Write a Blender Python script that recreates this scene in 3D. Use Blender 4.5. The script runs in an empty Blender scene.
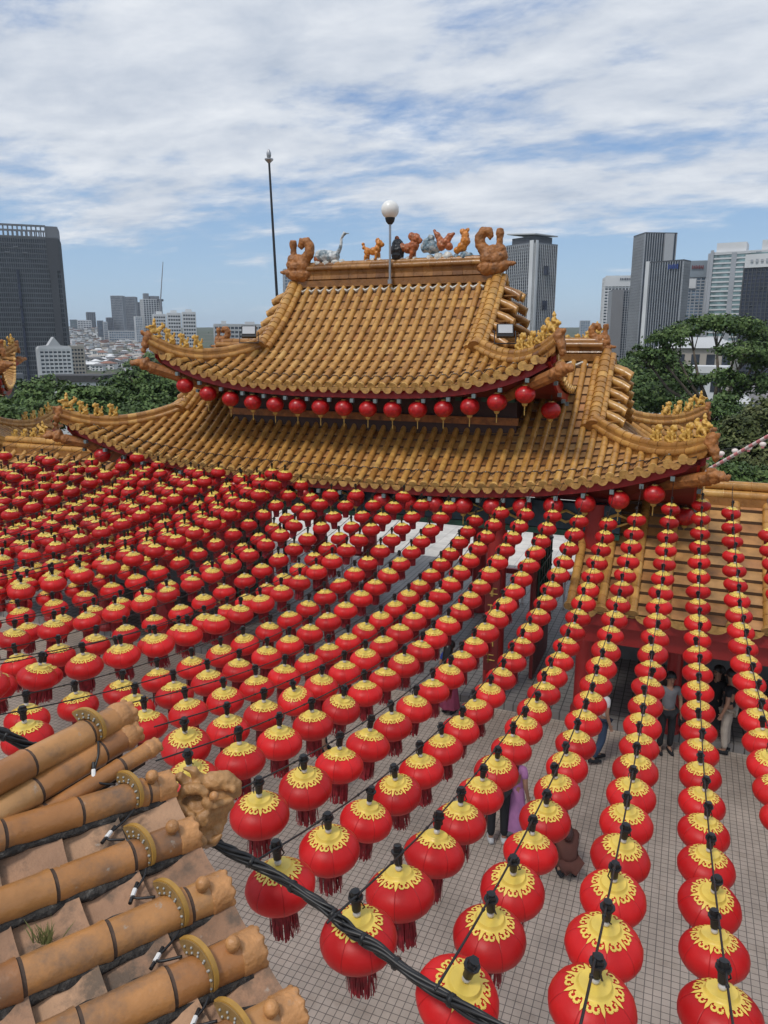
import bpy, bmesh, math, random
from mathutils import Vector, Matrix, noise as mnoise
R = math.radians
random.seed(7)
SC = bpy.context.scene
COL = SC.collection

# ------------------------------------------------------------------ camera
F, PITCH, YAW, CZ = 740.0, R(12.87), R(22.2), 7.4
FZ = -0.5                                   # courtyard floor
cam = bpy.data.cameras.new('camera'); camo = bpy.data.objects.new('camera', cam); COL.objects.link(camo)
camo.location = (0, 0, CZ); camo.rotation_euler = (R(90) - PITCH, 0, YAW)
cam.sensor_fit = 'VERTICAL'; cam.sensor_height = 32.0; cam.lens = F / 1024 * 32.0
cam.clip_start = 0.05; cam.clip_end = 30000
SC.camera = camo

# ------------------------------------------------------------------ sun, sky, exposure
SUN_EL, SUN_AZ = 58, 200                    # azimuth clockwise from +Y
wd = bpy.data.worlds.new('World'); SC.world = wd; wd.use_nodes = True
nt = wd.node_tree; nt.nodes.clear()
def N(t, ty, **kw):
    n = t.nodes.new(ty)
    for k, v in kw.items(): setattr(n, k, v)
    return n
def math_node(t, op, a, b=None, clamp=False):
    n = N(t, 'ShaderNodeMath', operation=op, use_clamp=clamp)
    for i, v in enumerate((a, b)):
        if v is None: continue
        if isinstance(v, (int, float)): n.inputs[i].default_value = v
        else: t.links.new(v, n.inputs[i])
    return n.outputs[0]
wout = N(nt, 'ShaderNodeOutputWorld'); bg = N(nt, 'ShaderNodeBackground')
sky = N(nt, 'ShaderNodeTexSky', sky_type='NISHITA'); sky.sun_disc = False
sky.sun_elevation = R(SUN_EL); sky.sun_rotation = R(SUN_AZ); sky.air_density = 1.25; sky.dust_density = 0.6; sky.ozone_density = 1.6
tc = N(nt, 'ShaderNodeTexCoord'); sep = N(nt, 'ShaderNodeSeparateXYZ'); nt.links.new(tc.outputs['Generated'], sep.inputs[0])
zc = math_node(nt, 'MAXIMUM', sep.outputs[2], 0.0)
zz = math_node(nt, 'ADD', zc, 0.14)
cx_ = math_node(nt, 'DIVIDE', sep.outputs[0], zz); cy_ = math_node(nt, 'DIVIDE', sep.outputs[1], zz)
cmb = N(nt, 'ShaderNodeCombineXYZ'); nt.links.new(cx_, cmb.inputs[0]); nt.links.new(cy_, cmb.inputs[1])
mp = N(nt, 'ShaderNodeMapping'); nt.links.new(cmb.outputs[0], mp.inputs[0])
mp.inputs['Rotation'].default_value = (0, 0, R(-40)); mp.inputs['Scale'].default_value = (0.60, 0.92, 1); mp.inputs['Location'].default_value = (3.1, 1.7, 0)
n1 = N(nt, 'ShaderNodeTexNoise'); nt.links.new(mp.outputs[0], n1.inputs['Vector'])
n1.inputs['Scale'].default_value = 1.55; n1.inputs['Detail'].default_value = 9; n1.inputs['Roughness'].default_value = 0.62; n1.inputs['Distortion'].default_value = 0.12
n2 = N(nt, 'ShaderNodeTexNoise'); nt.links.new(mp.outputs[0], n2.inputs['Vector'])
n2.inputs['Scale'].default_value = 4.2; n2.inputs['Detail'].default_value = 7; n2.inputs['Roughness'].default_value = 0.62; n2.inputs['Distortion'].default_value = 0.15
# cover grows with height: clear band near the horizon, near-overcast above
cov = N(nt, 'ShaderNodeMapRange', interpolation_type='SMOOTHSTEP'); nt.links.new(sep.outputs[2], cov.inputs[0])
cov.inputs[1].default_value = 0.03; cov.inputs[2].default_value = 0.24; cov.inputs[3].default_value = -0.20; cov.inputs[4].default_value = 0.15
s = math_node(nt, 'ADD', n1.outputs[0], cov.outputs[0])
s = math_node(nt, 'ADD', s, math_node(nt, 'MULTIPLY', math_node(nt, 'SUBTRACT', n2.outputs[0], 0.5), 0.55))
msk = N(nt, 'ShaderNodeMapRange', interpolation_type='SMOOTHSTEP'); nt.links.new(s, msk.inputs[0])
msk.inputs[1].default_value = 0.40; msk.inputs[2].default_value = 0.66; msk.inputs[3].default_value = 0.0; msk.inputs[4].default_value = 0.97
shade = N(nt, 'ShaderNodeMapRange'); nt.links.new(n2.outputs[0], shade.inputs[0])
shade.inputs[1].default_value = 0.3; shade.inputs[2].default_value = 0.7; shade.inputs[3].default_value = 0.0; shade.inputs[4].default_value = 1.0
cc = N(nt, 'ShaderNodeMixRGB'); nt.links.new(shade.outputs[0], cc.inputs[0])
cc.inputs[1].default_value = (3.9, 4.4, 5.2, 1); cc.inputs[2].default_value = (6.4, 6.65, 7.0, 1)
hz = N(nt, 'ShaderNodeValToRGB'); nt.links.new(zc, hz.inputs[0])
hz.color_ramp.elements[0].position = 0.0; hz.color_ramp.elements[0].color = (0.33, 0.50, 0.70, 1); hz.color_ramp.elements[1].position = 0.30; hz.color_ramp.elements[1].color = (0.11, 0.24, 0.52, 1)
hs_ = N(nt, 'ShaderNodeVectorMath', operation='SCALE'); nt.links.new(hz.outputs[0], hs_.inputs[0]); hs_.inputs[3].default_value = 9.0
sk2 = N(nt, 'ShaderNodeMixRGB'); sk2.inputs[0].default_value = 0.75; nt.links.new(sky.outputs[0], sk2.inputs[1]); nt.links.new(hs_.outputs[0], sk2.inputs[2])
mx = N(nt, 'ShaderNodeMixRGB'); nt.links.new(msk.outputs[0], mx.inputs[0]); nt.links.new(sk2.outputs[0], mx.inputs[1]); nt.links.new(cc.outputs[0], mx.inputs[2])
nt.links.new(mx.outputs[0], bg.inputs[0]); bg.inputs[1].default_value = 0.1
nt.links.new(bg.outputs[0], wout.inputs[0])
sl = bpy.data.lights.new('sun', 'SUN'); slo = bpy.data.objects.new('sun', sl); COL.objects.link(slo)
sl.energy = 1.5; sl.angle = R(12); sl.color = (1.0, 0.95, 0.88)
slo.rotation_euler = (R(90 - SUN_EL), 0, R(180 - SUN_AZ))
SC.view_settings.view_transform = 'Standard'; SC.view_settings.look = 'None'
SC.view_settings.exposure = 0.4; SC.view_settings.gamma = 1.0; SC.view_settings.use_curve_mapping = False

# ------------------------------------------------------------------ helpers
cp, sp, ct, st = math.cos(PITCH), math.sin(PITCH), math.cos(YAW), math.sin(YAW)
def at(u, v, d):                              # photo pixel + depth in metres -> place in the world
    X = (u - 384) / F * d; U = -(v - 512) / F * d
    y = d * cp + U * sp; z = -d * sp + U * cp
    return Vector((X * ct - y * st, X * st + y * ct, CZ + z))
def px(P):
    x = P[0] * ct + P[1] * st; y = -P[0] * st + P[1] * ct; z = P[2] - CZ
    d = y * cp - z * sp; u = y * sp + z * cp
    if d < 0.01: return (-9999, -9999, d)
    return (384 + F * x / d, 512 - F * u / d, d)
def ground_at(u, v, z):
    a = at(u, v, 1.0) - camo.location
    return camo.location + a * ((z - CZ) / a.z)

def mat(name, col, rough=0.6, metal=0.0, var=0.12, vscale=3.0, bump=0.0, bscale=30.0, spec=0.5, rnd=None, dirt=None, dscale=2.0, coat=0.0, damt=(0.55, 0.72)):
    m = bpy.data.materials.new(name); m.use_nodes = True; t = m.node_tree; b = t.nodes['Principled BSDF']
    b.inputs['Roughness'].default_value = rough; b.inputs['Metallic'].default_value = metal
    b.inputs['Specular IOR Level'].default_value = spec
    if coat: b.inputs['Coat Weight'].default_value = coat; b.inputs['Coat Roughness'].default_value = 0.15
    tcn = N(t, 'ShaderNodeTexCoord')
    nz = N(t, 'ShaderNodeTexNoise'); t.links.new(tcn.outputs['Object'], nz.inputs['Vector'])
    nz.inputs['Scale'].default_value = vscale; nz.inputs['Detail'].default_value = 5
    base = None
    if rnd:
        at_ = N(t, 'ShaderNodeAttribute', attribute_name='rnd')
        cr = N(t, 'ShaderNodeValToRGB'); t.links.new(at_.outputs['Fac'], cr.inputs[0])
        els = cr.color_ramp.elements
        while len(els) < len(rnd): els.new(0.5)
        for i, c in enumerate(rnd):
            els[i].position = i / (len(rnd) - 1); els[i].color = (*c, 1)
        base = cr.outputs[0]
    mr = N(t, 'ShaderNodeMapRange'); t.links.new(nz.outputs[0], mr.inputs[0])
    mr.inputs[1].default_value = 0.3; mr.inputs[2].default_value = 0.7; mr.inputs[3].default_value = 1 - var; mr.inputs[4].default_value = 1 + var
    mu = N(t, 'ShaderNodeMixRGB', blend_type='MULTIPLY'); mu.inputs[0].default_value = 1.0
    if base: t.links.new(base, mu.inputs[1])
    else: mu.inputs[1].default_value = (*col, 1)
    t.links.new(mr.outputs[0], mu.inputs[2]); outc = mu.outputs[0]
    if dirt:
        n3 = N(t, 'ShaderNodeTexNoise'); t.links.new(tcn.outputs['Object'], n3.inputs['Vector'])
        n3.inputs['Scale'].default_value = dscale; n3.inputs['Detail'].default_value = 8; n3.inputs['Roughness'].default_value = 0.68
        m3 = N(t, 'ShaderNodeMapRange'); t.links.new(n3.outputs[0], m3.inputs[0])
        m3.inputs[1].default_value = damt[0]; m3.inputs[2].default_value = damt[1]; m3.inputs[4].default_value = 0.8
        md = N(t, 'ShaderNodeMixRGB'); t.links.new(m3.outputs[0], md.inputs[0]); t.links.new(outc, md.inputs[1]); md.inputs[2].default_value = (*dirt, 1)
        outc = md.outputs[0]
    t.links.new(outc, b.inputs['Base Color'])
    rr = N(t, 'ShaderNodeMapRange'); t.links.new(nz.outputs[0], rr.inputs[0]); rr.inputs[3].default_value = max(0, rough - 0.12); rr.inputs[4].default_value = min(1, rough + 0.12)
    t.links.new(rr.outputs[0], b.inputs['Roughness'])
    if bump:
        nb = N(t, 'ShaderNodeTexNoise'); t.links.new(tcn.outputs['Object'], nb.inputs['Vector'])
        nb.inputs['Scale'].default_value = bscale; nb.inputs['Detail'].default_value = 6
        bp = N(t, 'ShaderNodeBump'); bp.inputs['Strength'].default_value = bump; bp.inputs['Distance'].default_value = 0.02
        t.links.new(nb.outputs[0], bp.inputs['Height']); t.links.new(bp.outputs[0], b.inputs['Normal'])
    return m

class MB:
    def __init__(s): s.v = []; s.f = []; s.m = []; s.r = []
    def face(s, idx, mi=0, rnd=0.5): s.f.append(idx); s.m.append(mi); s.r.append(rnd)
    def quad(s, a, b, c, d, mi=0, rnd=0.5):
        n = len(s.v); s.v += [tuple(a), tuple(b), tuple(c), tuple(d)]; s.face((n, n + 1, n + 2, n + 3), mi, rnd)
    def poly(s, pts, mi=0, rnd=0.5):
        n = len(s.v); s.v += [tuple(p) for p in pts]; s.face(tuple(range(n, n + len(pts))), mi, rnd)
    def box(s, c, size, rz=0, mi=0, rnd=0.5, M=None):
        hx, hy, hz = size[0] / 2, size[1] / 2, size[2] / 2; n = len(s.v)
        co, si = math.cos(rz), math.sin(rz)
        for x, y, z in ((-1,-1,-1),(1,-1,-1),(1,1,-1),(-1,1,-1),(-1,-1,1),(1,-1,1),(1,1,1),(-1,1,1)):
            p = Vector((x * hx, y * hy, z * hz))
            p = (M @ p) if M is not None else Vector((p.x * co - p.y * si, p.x * si + p.y * co, p.z))
            s.v.append((p.x + c[0], p.y + c[1], p.z + c[2]))
        for q in ((0,3,2,1),(4,5,6,7),(0,1,5,4),(1,2,6,5),(2,3,7,6),(3,0,4,7)): s.face(tuple(n + i for i in q), mi, rnd)
    def tube(s, path, rad, n=8, caps=True, mi=0, rnd=0.5, rfun=None):
        P = [Vector(p) for p in path]; k = len(P); rs = rad if isinstance(rad, (list, tuple)) else [rad] * k
        base = len(s.v); up = None
        for i in range(k):
            d = (P[min(i + 1, k - 1)] - P[max(i - 1, 0)])
            d = d.normalized() if d.length > 1e-9 else Vector((0, 0, 1))
            if up is None:
                up = Vector((0, 0, 1)) if abs(d.z) < 0.9 else Vector((1, 0, 0))
            sd = d.cross(up)
            if sd.length < 1e-6: sd = d.orthogonal()
            sd.normalize(); up = sd.cross(d).normalized()
            for j in range(n):
                a = 2 * math.pi * j / n
                q = P[i] + (sd * math.cos(a) + up * math.sin(a)) * rs[i]; s.v.append((q.x, q.y, q.z))
        for i in range(k - 1):
            rv = rfun(i) if rfun else rnd
            for j in range(n):
                j2 = (j + 1) % n
                s.face((base + i * n + j, base + i * n + j2, base + (i + 1) * n + j2, base + (i + 1) * n + j), mi, rv)
        if caps:
            s.face(tuple(base + j for j in reversed(range(n))), mi, rnd); s.face(tuple(base + (k - 1) * n + j for j in range(n)), mi, rnd)
    def lathe(s, prof, n=24, c=(0, 0, 0), mi=0, rnd=0.5, caps=False, mod=None):
        base = len(s.v)
        for r, z in prof:
            for j in range(n):
                a = 2 * math.pi * j / n; rr = r * (mod(a, z) if mod else 1)
                s.v.append((c[0] + rr * math.cos(a), c[1] + rr * math.sin(a), c[2] + z))
        for i in range(len(prof) - 1):
            for j in range(n):
                j2 = (j + 1) % n
                s.face((base + i * n + j, base + i * n + j2, base + (i + 1) * n + j2, base + (i + 1) * n + j), mi, rnd)
        if caps:
            s.face(tuple(base + j for j in reversed(range(n))), mi, rnd); s.face(tuple(base + (len(prof) - 1) * n + j for j in range(n)), mi, rnd)
    def sphere(s, c, r, n=10, m=7, mi=0, rnd=0.5, sq=(1, 1, 1)):
        base = len(s.v)
        for i in range(m + 1):
            ph = math.pi * i / m
            for j in range(n):
                a = 2 * math.pi * j / n
                s.v.append((c[0] + r * sq[0] * math.sin(ph) * math.cos(a), c[1] + r * sq[1] * math.sin(ph) * math.sin(a), c[2] - r * sq[2] * math.cos(ph)))
        for i in range(m):
            for j in range(n):
                j2 = (j + 1) % n; s.face((base + i * n + j, base + i * n + j2, base + (i + 1) * n + j2, base + (i + 1) * n + j), mi, rnd)
    def prism(s, pts, th, M, mi=0):               # 2-D outline extruded by th, placed by matrix M (outline in XZ, thickness along Y)
        n = len(pts); b = len(s.v)
        for y in (-th / 2, th / 2):
            for x, z in pts:
                q = M @ Vector((x, y, z)); s.v.append((q.x, q.y, q.z))
        s.face(tuple(b + i for i in range(n)), mi); s.face(tuple(b + n + i for i in reversed(range(n))), mi)
        for i in range(n):
            j = (i + 1) % n; s.face((b + j, b + i, b + n + i, b + n + j), mi)
    def build(s, name, mats, parent=None, smooth=False, world=True, weld=0.0):
        me = bpy.data.meshes.new(name)
        off = parent_loc(parent) if (parent is not None and world) else Vector((0, 0, 0))
        me.from_pydata([(x - off.x, y - off.y, z - off.z) for x, y, z in s.v], [], s.f)
        for m in (mats if isinstance(mats, (list, tuple)) else [mats]): me.materials.append(m)
        me.polygons.foreach_set('material_index', s.m)
        a = me.attributes.new('rnd', 'FLOAT', 'FACE'); a.data.foreach_set('value', s.r)
        if smooth: me.polygons.foreach_set('use_smooth', [True] * len(me.polygons))
        if weld:
            bm = bmesh.new(); bm.from_mesh(me); bmesh.ops.remove_doubles(bm, verts=bm.verts, dist=weld); bm.to_mesh(me); bm.free()
        o = bpy.data.objects.new(name, me); COL.objects.link(o)
        if parent is not None: o.parent = parent
        return o
def parent_loc(p):
    v = Vector((0, 0, 0))
    while p is not None: v += p.location; p = p.parent
    return v
def tag(o, label, cat, group=None, kind=None):
    if label: o['label'] = label
    if cat: o['category'] = cat
    if group: o['group'] = group
    if kind: o['kind'] = kind
    return o
def empty(name, loc, label, cat, group=None):
    o = bpy.data.objects.new(name, None); COL.objects.link(o); o.location = loc; o.empty_display_size = 0.1
    return tag(o, label, cat, group)
def struct(o): o['kind'] = 'structure'; return o
def sharp(o, deg=35):
    me = o.data; me.polygons.foreach_set('use_smooth', [True] * len(me.polygons))
    bm = bmesh.new(); bm.from_mesh(me)
    for e in bm.edges:
        if len(e.link_faces) == 2 and e.calc_face_angle(0) > R(deg): e.smooth = False
    bm.to_mesh(me); bm.free(); return o
def remesh(o, vox, disp=0.0, dscale=12.0, smooth=2):
    md = o.modifiers.new('r', 'REMESH'); md.mode = 'VOXEL'; md.voxel_size = vox
    if smooth:
        m2 = o.modifiers.new('s', 'SMOOTH'); m2.iterations = smooth; m2.factor = 0.5
    dg = bpy.context.evaluated_depsgraph_get()
    me = bpy.data.meshes.new_from_object(o.evaluated_get(dg)); o.modifiers.clear()
    for m in o.data.materials:
        if m.name not in [x.name for x in me.materials if x]: me.materials.append(m)
    if disp:
        nm = [v.normal.copy() for v in me.vertices]
        for v, n in zip(me.vertices, nm):
            q = v.co * dscale
            v.co += n * disp * (mnoise.noise(q) + 0.6 * abs(mnoise.noise(q * 2.3)))
    me.polygons.foreach_set('use_smooth', [True] * len(me.polygons))
    o.data = me; return o
def skin(name, verts, edges, rad, m, parent=None, levels=1, root=0):
    me = bpy.data.meshes.new(name); me.from_pydata(verts, edges, []); o = bpy.data.objects.new(name, me); COL.objects.link(o)
    md = o.modifiers.new('s', 'SKIN'); md.use_smooth_shade = True
    if levels:
        m2 = o.modifiers.new('u', 'SUBSURF'); m2.levels = levels; m2.render_levels = levels
    for i, r in enumerate(rad):
        r = r if isinstance(r, tuple) else (r, r)
        me.skin_vertices[0].data[i].radius = r; me.skin_vertices[0].data[i].use_root = (i == root)
    dg = bpy.context.evaluated_depsgraph_get()
    m3 = bpy.data.meshes.new_from_object(o.evaluated_get(dg)); o.modifiers.clear(); o.data = m3; m3.name = name
    m3.materials.clear(); m3.materials.append(m)
    m3.polygons.foreach_set('use_smooth', [True] * len(m3.polygons))
    if parent is not None: o.parent = parent
    return o
ORD = ['first','second','third','fourth','fifth','sixth','seventh','eighth','ninth','tenth','eleventh','twelfth','thirteenth','fourteenth','fifteenth','sixteenth','seventeenth','eighteenth','nineteenth','twentieth',
       'twenty-first','twenty-second','twenty-third','twenty-fourth','twenty-fifth','twenty-sixth','twenty-seventh','twenty-eighth','twenty-ninth','thirtieth','thirty-first','thirty-second','thirty-third','thirty-fourth','thirty-fifth','thirty-sixth','thirty-seventh','thirty-eighth','thirty-ninth','fortieth'] + ['forty-' + w for w in 'first second third fourth fifth sixth seventh eighth ninth'.split()] + ['fiftieth'] + ['fifty-' + w for w in 'first second third fourth fifth sixth seventh eighth ninth'.split()]

# ------------------------------------------------------------------ materials
TILE = [(0.17,0.07,0.02),(0.31,0.14,0.036),(0.41,0.20,0.05),(0.50,0.265,0.068),(0.56,0.33,0.10)]
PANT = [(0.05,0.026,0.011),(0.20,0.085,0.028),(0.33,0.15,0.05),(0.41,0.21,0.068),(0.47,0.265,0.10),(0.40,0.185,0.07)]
M_tile = mat('glazed_tile', None, 0.29, var=0.22, vscale=6, bump=0.25, bscale=14, rnd=TILE, dirt=(0.12,0.07,0.03), dscale=2.2, damt=(0.60,0.92))
M_pan = mat('pan_tile', None, 0.5, var=0.25, vscale=5, bump=0.2, bscale=12, rnd=PANT, dirt=(0.10,0.065,0.035), dscale=2.6, damt=(0.58,0.9))
M_cap = mat('tile_end', None, 0.36, var=0.3, vscale=8, bump=0.6, bscale=25, rnd=[(0.30,0.14,0.04),(0.60,0.36,0.11)], dirt=(0.10,0.05,0.02), dscale=7)
M_terra = mat('terracotta', (0.32,0.125,0.032), 0.55, var=0.35, vscale=7, bump=0.7, bscale=22, dirt=(0.06,0.03,0.015), dscale=6)
M_gold = mat('gold_glaze', (0.62,0.36,0.07), 0.38, var=0.3, vscale=9, bump=0.5, bscale=40, dirt=(0.14,0.07,0.02), dscale=9)
M_mortar = mat('mortar', (0.20,0.16,0.12), 0.9, var=0.3, vscale=9)
M_white = mat('white_mortar', (0.55,0.52,0.46), 0.85, var=0.3, vscale=9)
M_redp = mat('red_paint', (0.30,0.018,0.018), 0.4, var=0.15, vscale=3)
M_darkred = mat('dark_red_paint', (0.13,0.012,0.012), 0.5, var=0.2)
M_beam = mat('painted_beam', (0.02,0.05,0.075), 0.55, var=0.5, vscale=5)
M_grn = mat('green_paint', (0.02,0.09,0.06), 0.5, var=0.4, vscale=7)
M_rafter = mat('rafter_end', (0.16,0.21,0.215), 0.5, var=0.2)
M_dark = mat('dark_interior', (0.035,0.03,0.03), 0.7)
M_black = mat('black_rubber', (0.012,0.012,0.013), 0.45, var=0.3, vscale=20)
M_blackp = mat('black_plastic', (0.01,0.01,0.011), 0.4)
M_metal = mat('galvanised_metal', (0.35,0.36,0.38), 0.4, metal=0.6)
M_dkmetal = mat('dark_metal', (0.03,0.032,0.036), 0.4, metal=0.3)
M_globe = mat('frosted_globe', (0.80,0.79,0.76), 0.25, var=0.04)
M_lamp = mat('lamp_glass', (0.50,0.52,0.54), 0.15, var=0.05)
M_wall = mat('white_wall', (0.62,0.60,0.57), 0.7, var=0.1)
M_whitewash = mat('white_paint', (0.75,0.74,0.72), 0.6, var=0.06)
M_grey = mat('grey_wall', (0.16,0.155,0.15), 0.7, var=0.15)

def lantern_mat():
    m = bpy.data.materials.new('lantern_red'); m.use_nodes = True; t = m.node_tree; b = t.nodes['Principled BSDF']
    tcn = N(t, 'ShaderNodeTexCoord'); oi = N(t, 'ShaderNodeObjectInfo')
    nz = N(t, 'ShaderNodeTexNoise'); t.links.new(tcn.outputs['Object'], nz.inputs['Vector']); nz.inputs['Scale'].default_value = 9; nz.inputs['Detail'].default_value = 4
    cr = N(t, 'ShaderNodeValToRGB'); t.links.new(nz.outputs[0], cr.inputs[0])
    cr.color_ramp.elements[0].position = 0.3; cr.color_ramp.elements[0].color = (0.47,0.009,0.011,1)
    cr.color_ramp.elements[1].position = 0.7; cr.color_ramp.elements[1].color = (0.60,0.015,0.016,1)
    hs = N(t, 'ShaderNodeHueSaturation'); t.links.new(cr.outputs[0], hs.inputs['Color'])
    mr = N(t, 'ShaderNodeMapRange'); t.links.new(oi.outputs['Random'], mr.inputs[0]); mr.inputs[3].default_value = 0.78; mr.inputs[4].default_value = 1.12
    t.links.new(mr.outputs[0], hs.inputs['Value'])
    t.links.new(hs.outputs[0], b.inputs['Base Color']); b.inputs['Roughness'].default_value = 0.45
    b.inputs['Specular IOR Level'].default_value = 0.28
    sx_ = N(t, 'ShaderNodeSeparateXYZ'); t.links.new(tcn.outputs['Object'], sx_.inputs[0])
    an_ = math_node(t, 'ARCTAN2', sx_.outputs[1], sx_.outputs[0]); w_ = math_node(t, 'ABSOLUTE', math_node(t, 'SINE', math_node(t, 'MULTIPLY', an_, 4.0)))
    sm_ = N(t, 'ShaderNodeMapRange', interpolation_type='SMOOTHSTEP'); t.links.new(w_, sm_.inputs[0]); sm_.inputs[1].default_value = 0.0; sm_.inputs[2].default_value = 0.10
    mz_ = N(t, 'ShaderNodeMixRGB', blend_type='MULTIPLY'); mz_.inputs[0].default_value = 1; t.links.new(hs.outputs[0], mz_.inputs[1])
    m0_ = N(t, 'ShaderNodeMapRange'); t.links.new(sm_.outputs[0], m0_.inputs[0]); m0_.inputs[3].default_value = 0.72; t.links.new(m0_.outputs[0], mz_.inputs[2]); t.links.new(mz_.outputs[0], b.inputs['Base Color'])
    bp = N(t, 'ShaderNodeBump'); bp.inputs['Strength'].default_value = 0.4; bp.inputs['Distance'].default_value = 0.005
    n2 = N(t, 'ShaderNodeTexNoise'); t.links.new(tcn.outputs['Object'], n2.inputs['Vector']); n2.inputs['Scale'].default_value = 22
    t.links.new(math_node(t, 'ADD', math_node(t, 'MULTIPLY', n2.outputs[0], 0.8), sm_.outputs[0]), bp.inputs['Height']); t.links.new(bp.outputs[0], b.inputs['Normal'])
    return m
M_lred = lantern_mat()
M_lcap = mat('lantern_yellow', (0.77,0.555,0.10), 0.42, var=0.10, vscale=12, dirt=(0.52,0.36,0.06), dscale=10, damt=(0.58,0.85))
M_tassel = mat('tassel_red', (0.23,0.008,0.016), 0.7, var=0.35, vscale=40)
M_gtassel = mat('tassel_gold', (0.50,0.32,0.08), 0.6, var=0.25, vscale=20)
M_bulb = mat('bulb_glass', (0.55,0.53,0.50), 0.2, var=0.1)

def floor_mat(name, c1, c2, grout, size, w):
    m = bpy.data.materials.new(name); m.use_nodes = True; t = m.node_tree; b = t.nodes['Principled BSDF']
    tcn = N(t, 'ShaderNodeTexCoord')
    br = N(t, 'ShaderNodeTexBrick'); br.offset = 0.0; br.squash = 1.0
    t.links.new(tcn.outputs['Object'], br.inputs['Vector'])
    br.inputs['Scale'].default_value = 1.0; br.inputs['Brick Width'].default_value = size; br.inputs['Row Height'].default_value = size
    br.inputs['Mortar Size'].default_value = w; br.inputs['Mortar Smooth'].default_value = 0.15; br.inputs['Bias'].default_value = 0.0
    br.inputs['Color1'].default_value = (*c1, 1); br.inputs['Color2'].default_value = (*c2, 1); br.inputs['Mortar'].default_value = (*grout, 1)
    nz = N(t, 'ShaderNodeTexNoise'); t.links.new(tcn.outputs['Object'], nz.inputs['Vector']); nz.inputs['Scale'].default_value = 0.9; nz.inputs['Detail'].default_value = 8; nz.inputs['Roughness'].default_value = 0.65
    mr = N(t, 'ShaderNodeMapRange'); t.links.new(nz.outputs[0], mr.inputs[0]); mr.inputs[1].default_value = 0.3; mr.inputs[2].default_value = 0.7; mr.inputs[3].default_value = 0.70; mr.inputs[4].default_value = 1.14
    mu = N(t, 'ShaderNodeMixRGB', blend_type='MULTIPLY'); mu.inputs[0].default_value = 1; t.links.new(br.outputs[0], mu.inputs[1]); t.links.new(mr.outputs[0], mu.inputs[2])
    n5 = N(t, 'ShaderNodeTexNoise'); t.links.new(tcn.outputs['Object'], n5.inputs['Vector']); n5.inputs['Scale'].default_value = 2.3; n5.inputs['Detail'].default_value = 9; n5.inputs['Roughness'].default_value = 0.7
    r5 = N(t, 'ShaderNodeMapRange'); t.links.new(n5.outputs[0], r5.inputs[0]); r5.inputs[1].default_value = .55; r5.inputs[2].default_value = .75; r5.inputs[4].default_value = .55
    m5 = N(t, 'ShaderNodeMixRGB', blend_type='MULTIPLY'); t.links.new(r5.outputs[0], m5.inputs[0]); t.links.new(mu.outputs[0], m5.inputs[1]); m5.inputs[2].default_value = (.62, .56, .50, 1)
    t.links.new(m5.outputs[0], b.inputs['Base Color']); b.inputs['Roughness'].default_value = 0.55
    bp = N(t, 'ShaderNodeBump'); bp.inputs['Strength'].default_value = 0.5; bp.inputs['Distance'].default_value = 0.004; bp.invert = True
    t.links.new(br.outputs['Fac'], bp.inputs['Height']); t.links.new(bp.outputs[0], b.inputs['Normal'])
    return m
M_floor = floor_mat('courtyard_tiles', (0.50,0.42,0.35), (0.45,0.38,0.315), (0.15,0.13,0.115), 0.104, 0.0055)
M_plaza = floor_mat('plaza_slabs', (0.66,0.62,0.56), (0.60,0.565,0.51), (0.40,0.38,0.36), 0.6, 0.012)

exec_parts = []

# ------------------------------------------------------------------ ground, courtyard, plaza, terrain
def cell(mb, x0, x1, y0, y1, z, mi=0): mb.quad((x0, y0, z), (x1, y0, z), (x1, y1, z), (x0, y1, z), mi)
mb = MB(); cell(mb, -34, 16, -14, 14.85, FZ); struct(mb.build('courtyard_floor', M_floor))
mb = MB(); mb.box((-9, 20.0, FZ + 0.05), (50, 10.3, 0.24)); struct(mb.build('hall_floor', floor_mat('hall_tiles', (0.25,0.235,0.22), (0.22,0.205,0.195), (0.06,0.055,0.05), 0.2, 0.012)))
mb = MB(); cell(mb, -34, 16, 25.15, 44, FZ - 0.02); struct(mb.build('plaza_floor', M_plaza))
def terr(r):
    pts = [(0,-1.2),(46,-1.2),(80,-10),(160,-22),(350,-20),(600,-16),(900,-13),(1400,3.6),(2000,36),(2600,58),(4000,60),(9000,50)]
    for (a, b), (c, d) in zip(pts, pts[1:]):
        if r <= c:
            t = (r - a) / (c - a); t = t * t * (3 - 2 * t) if b > -1 else t
            return b + (d - b) * t
    return pts[-1][1]
def terrain_z(x, y):
    r = math.hypot(x + 5, y - 12)
    return terr(r) + (0 if r < 120 else min(1, (r - 120) / 400) * 5 * mnoise.noise(Vector((x / 260, y / 260, 1.3))))
M_ground = mat('hill_ground', (0.045,0.06,0.025), 0.9, var=0.4, vscale=0.02, dirt=(0.16,0.13,0.10), dscale=0.012, damt=(0.5,0.7))
mb = MB(); rings = [0,30,46,60,80,110,160,240,350,470,600,750,900,1050,1200,1400,1600,1800,2000,2300,2600,3200,4000,6000]; na = 96
for r in rings:
    for j in range(na):
        a = 2 * math.pi * j / na; x, y = -5 + r * math.cos(a), 12 + r * math.sin(a); mb.v.append((x, y, terrain_z(x, y)))
for i in range(len(rings) - 1):
    for j in range(na):
        j2 = (j + 1) % na; mb.face((i * na + j, i * na + j2, (i + 1) * na + j2, (i + 1) * na + j))
struct(mb.build('city_ground', M_ground, smooth=True))

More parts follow.
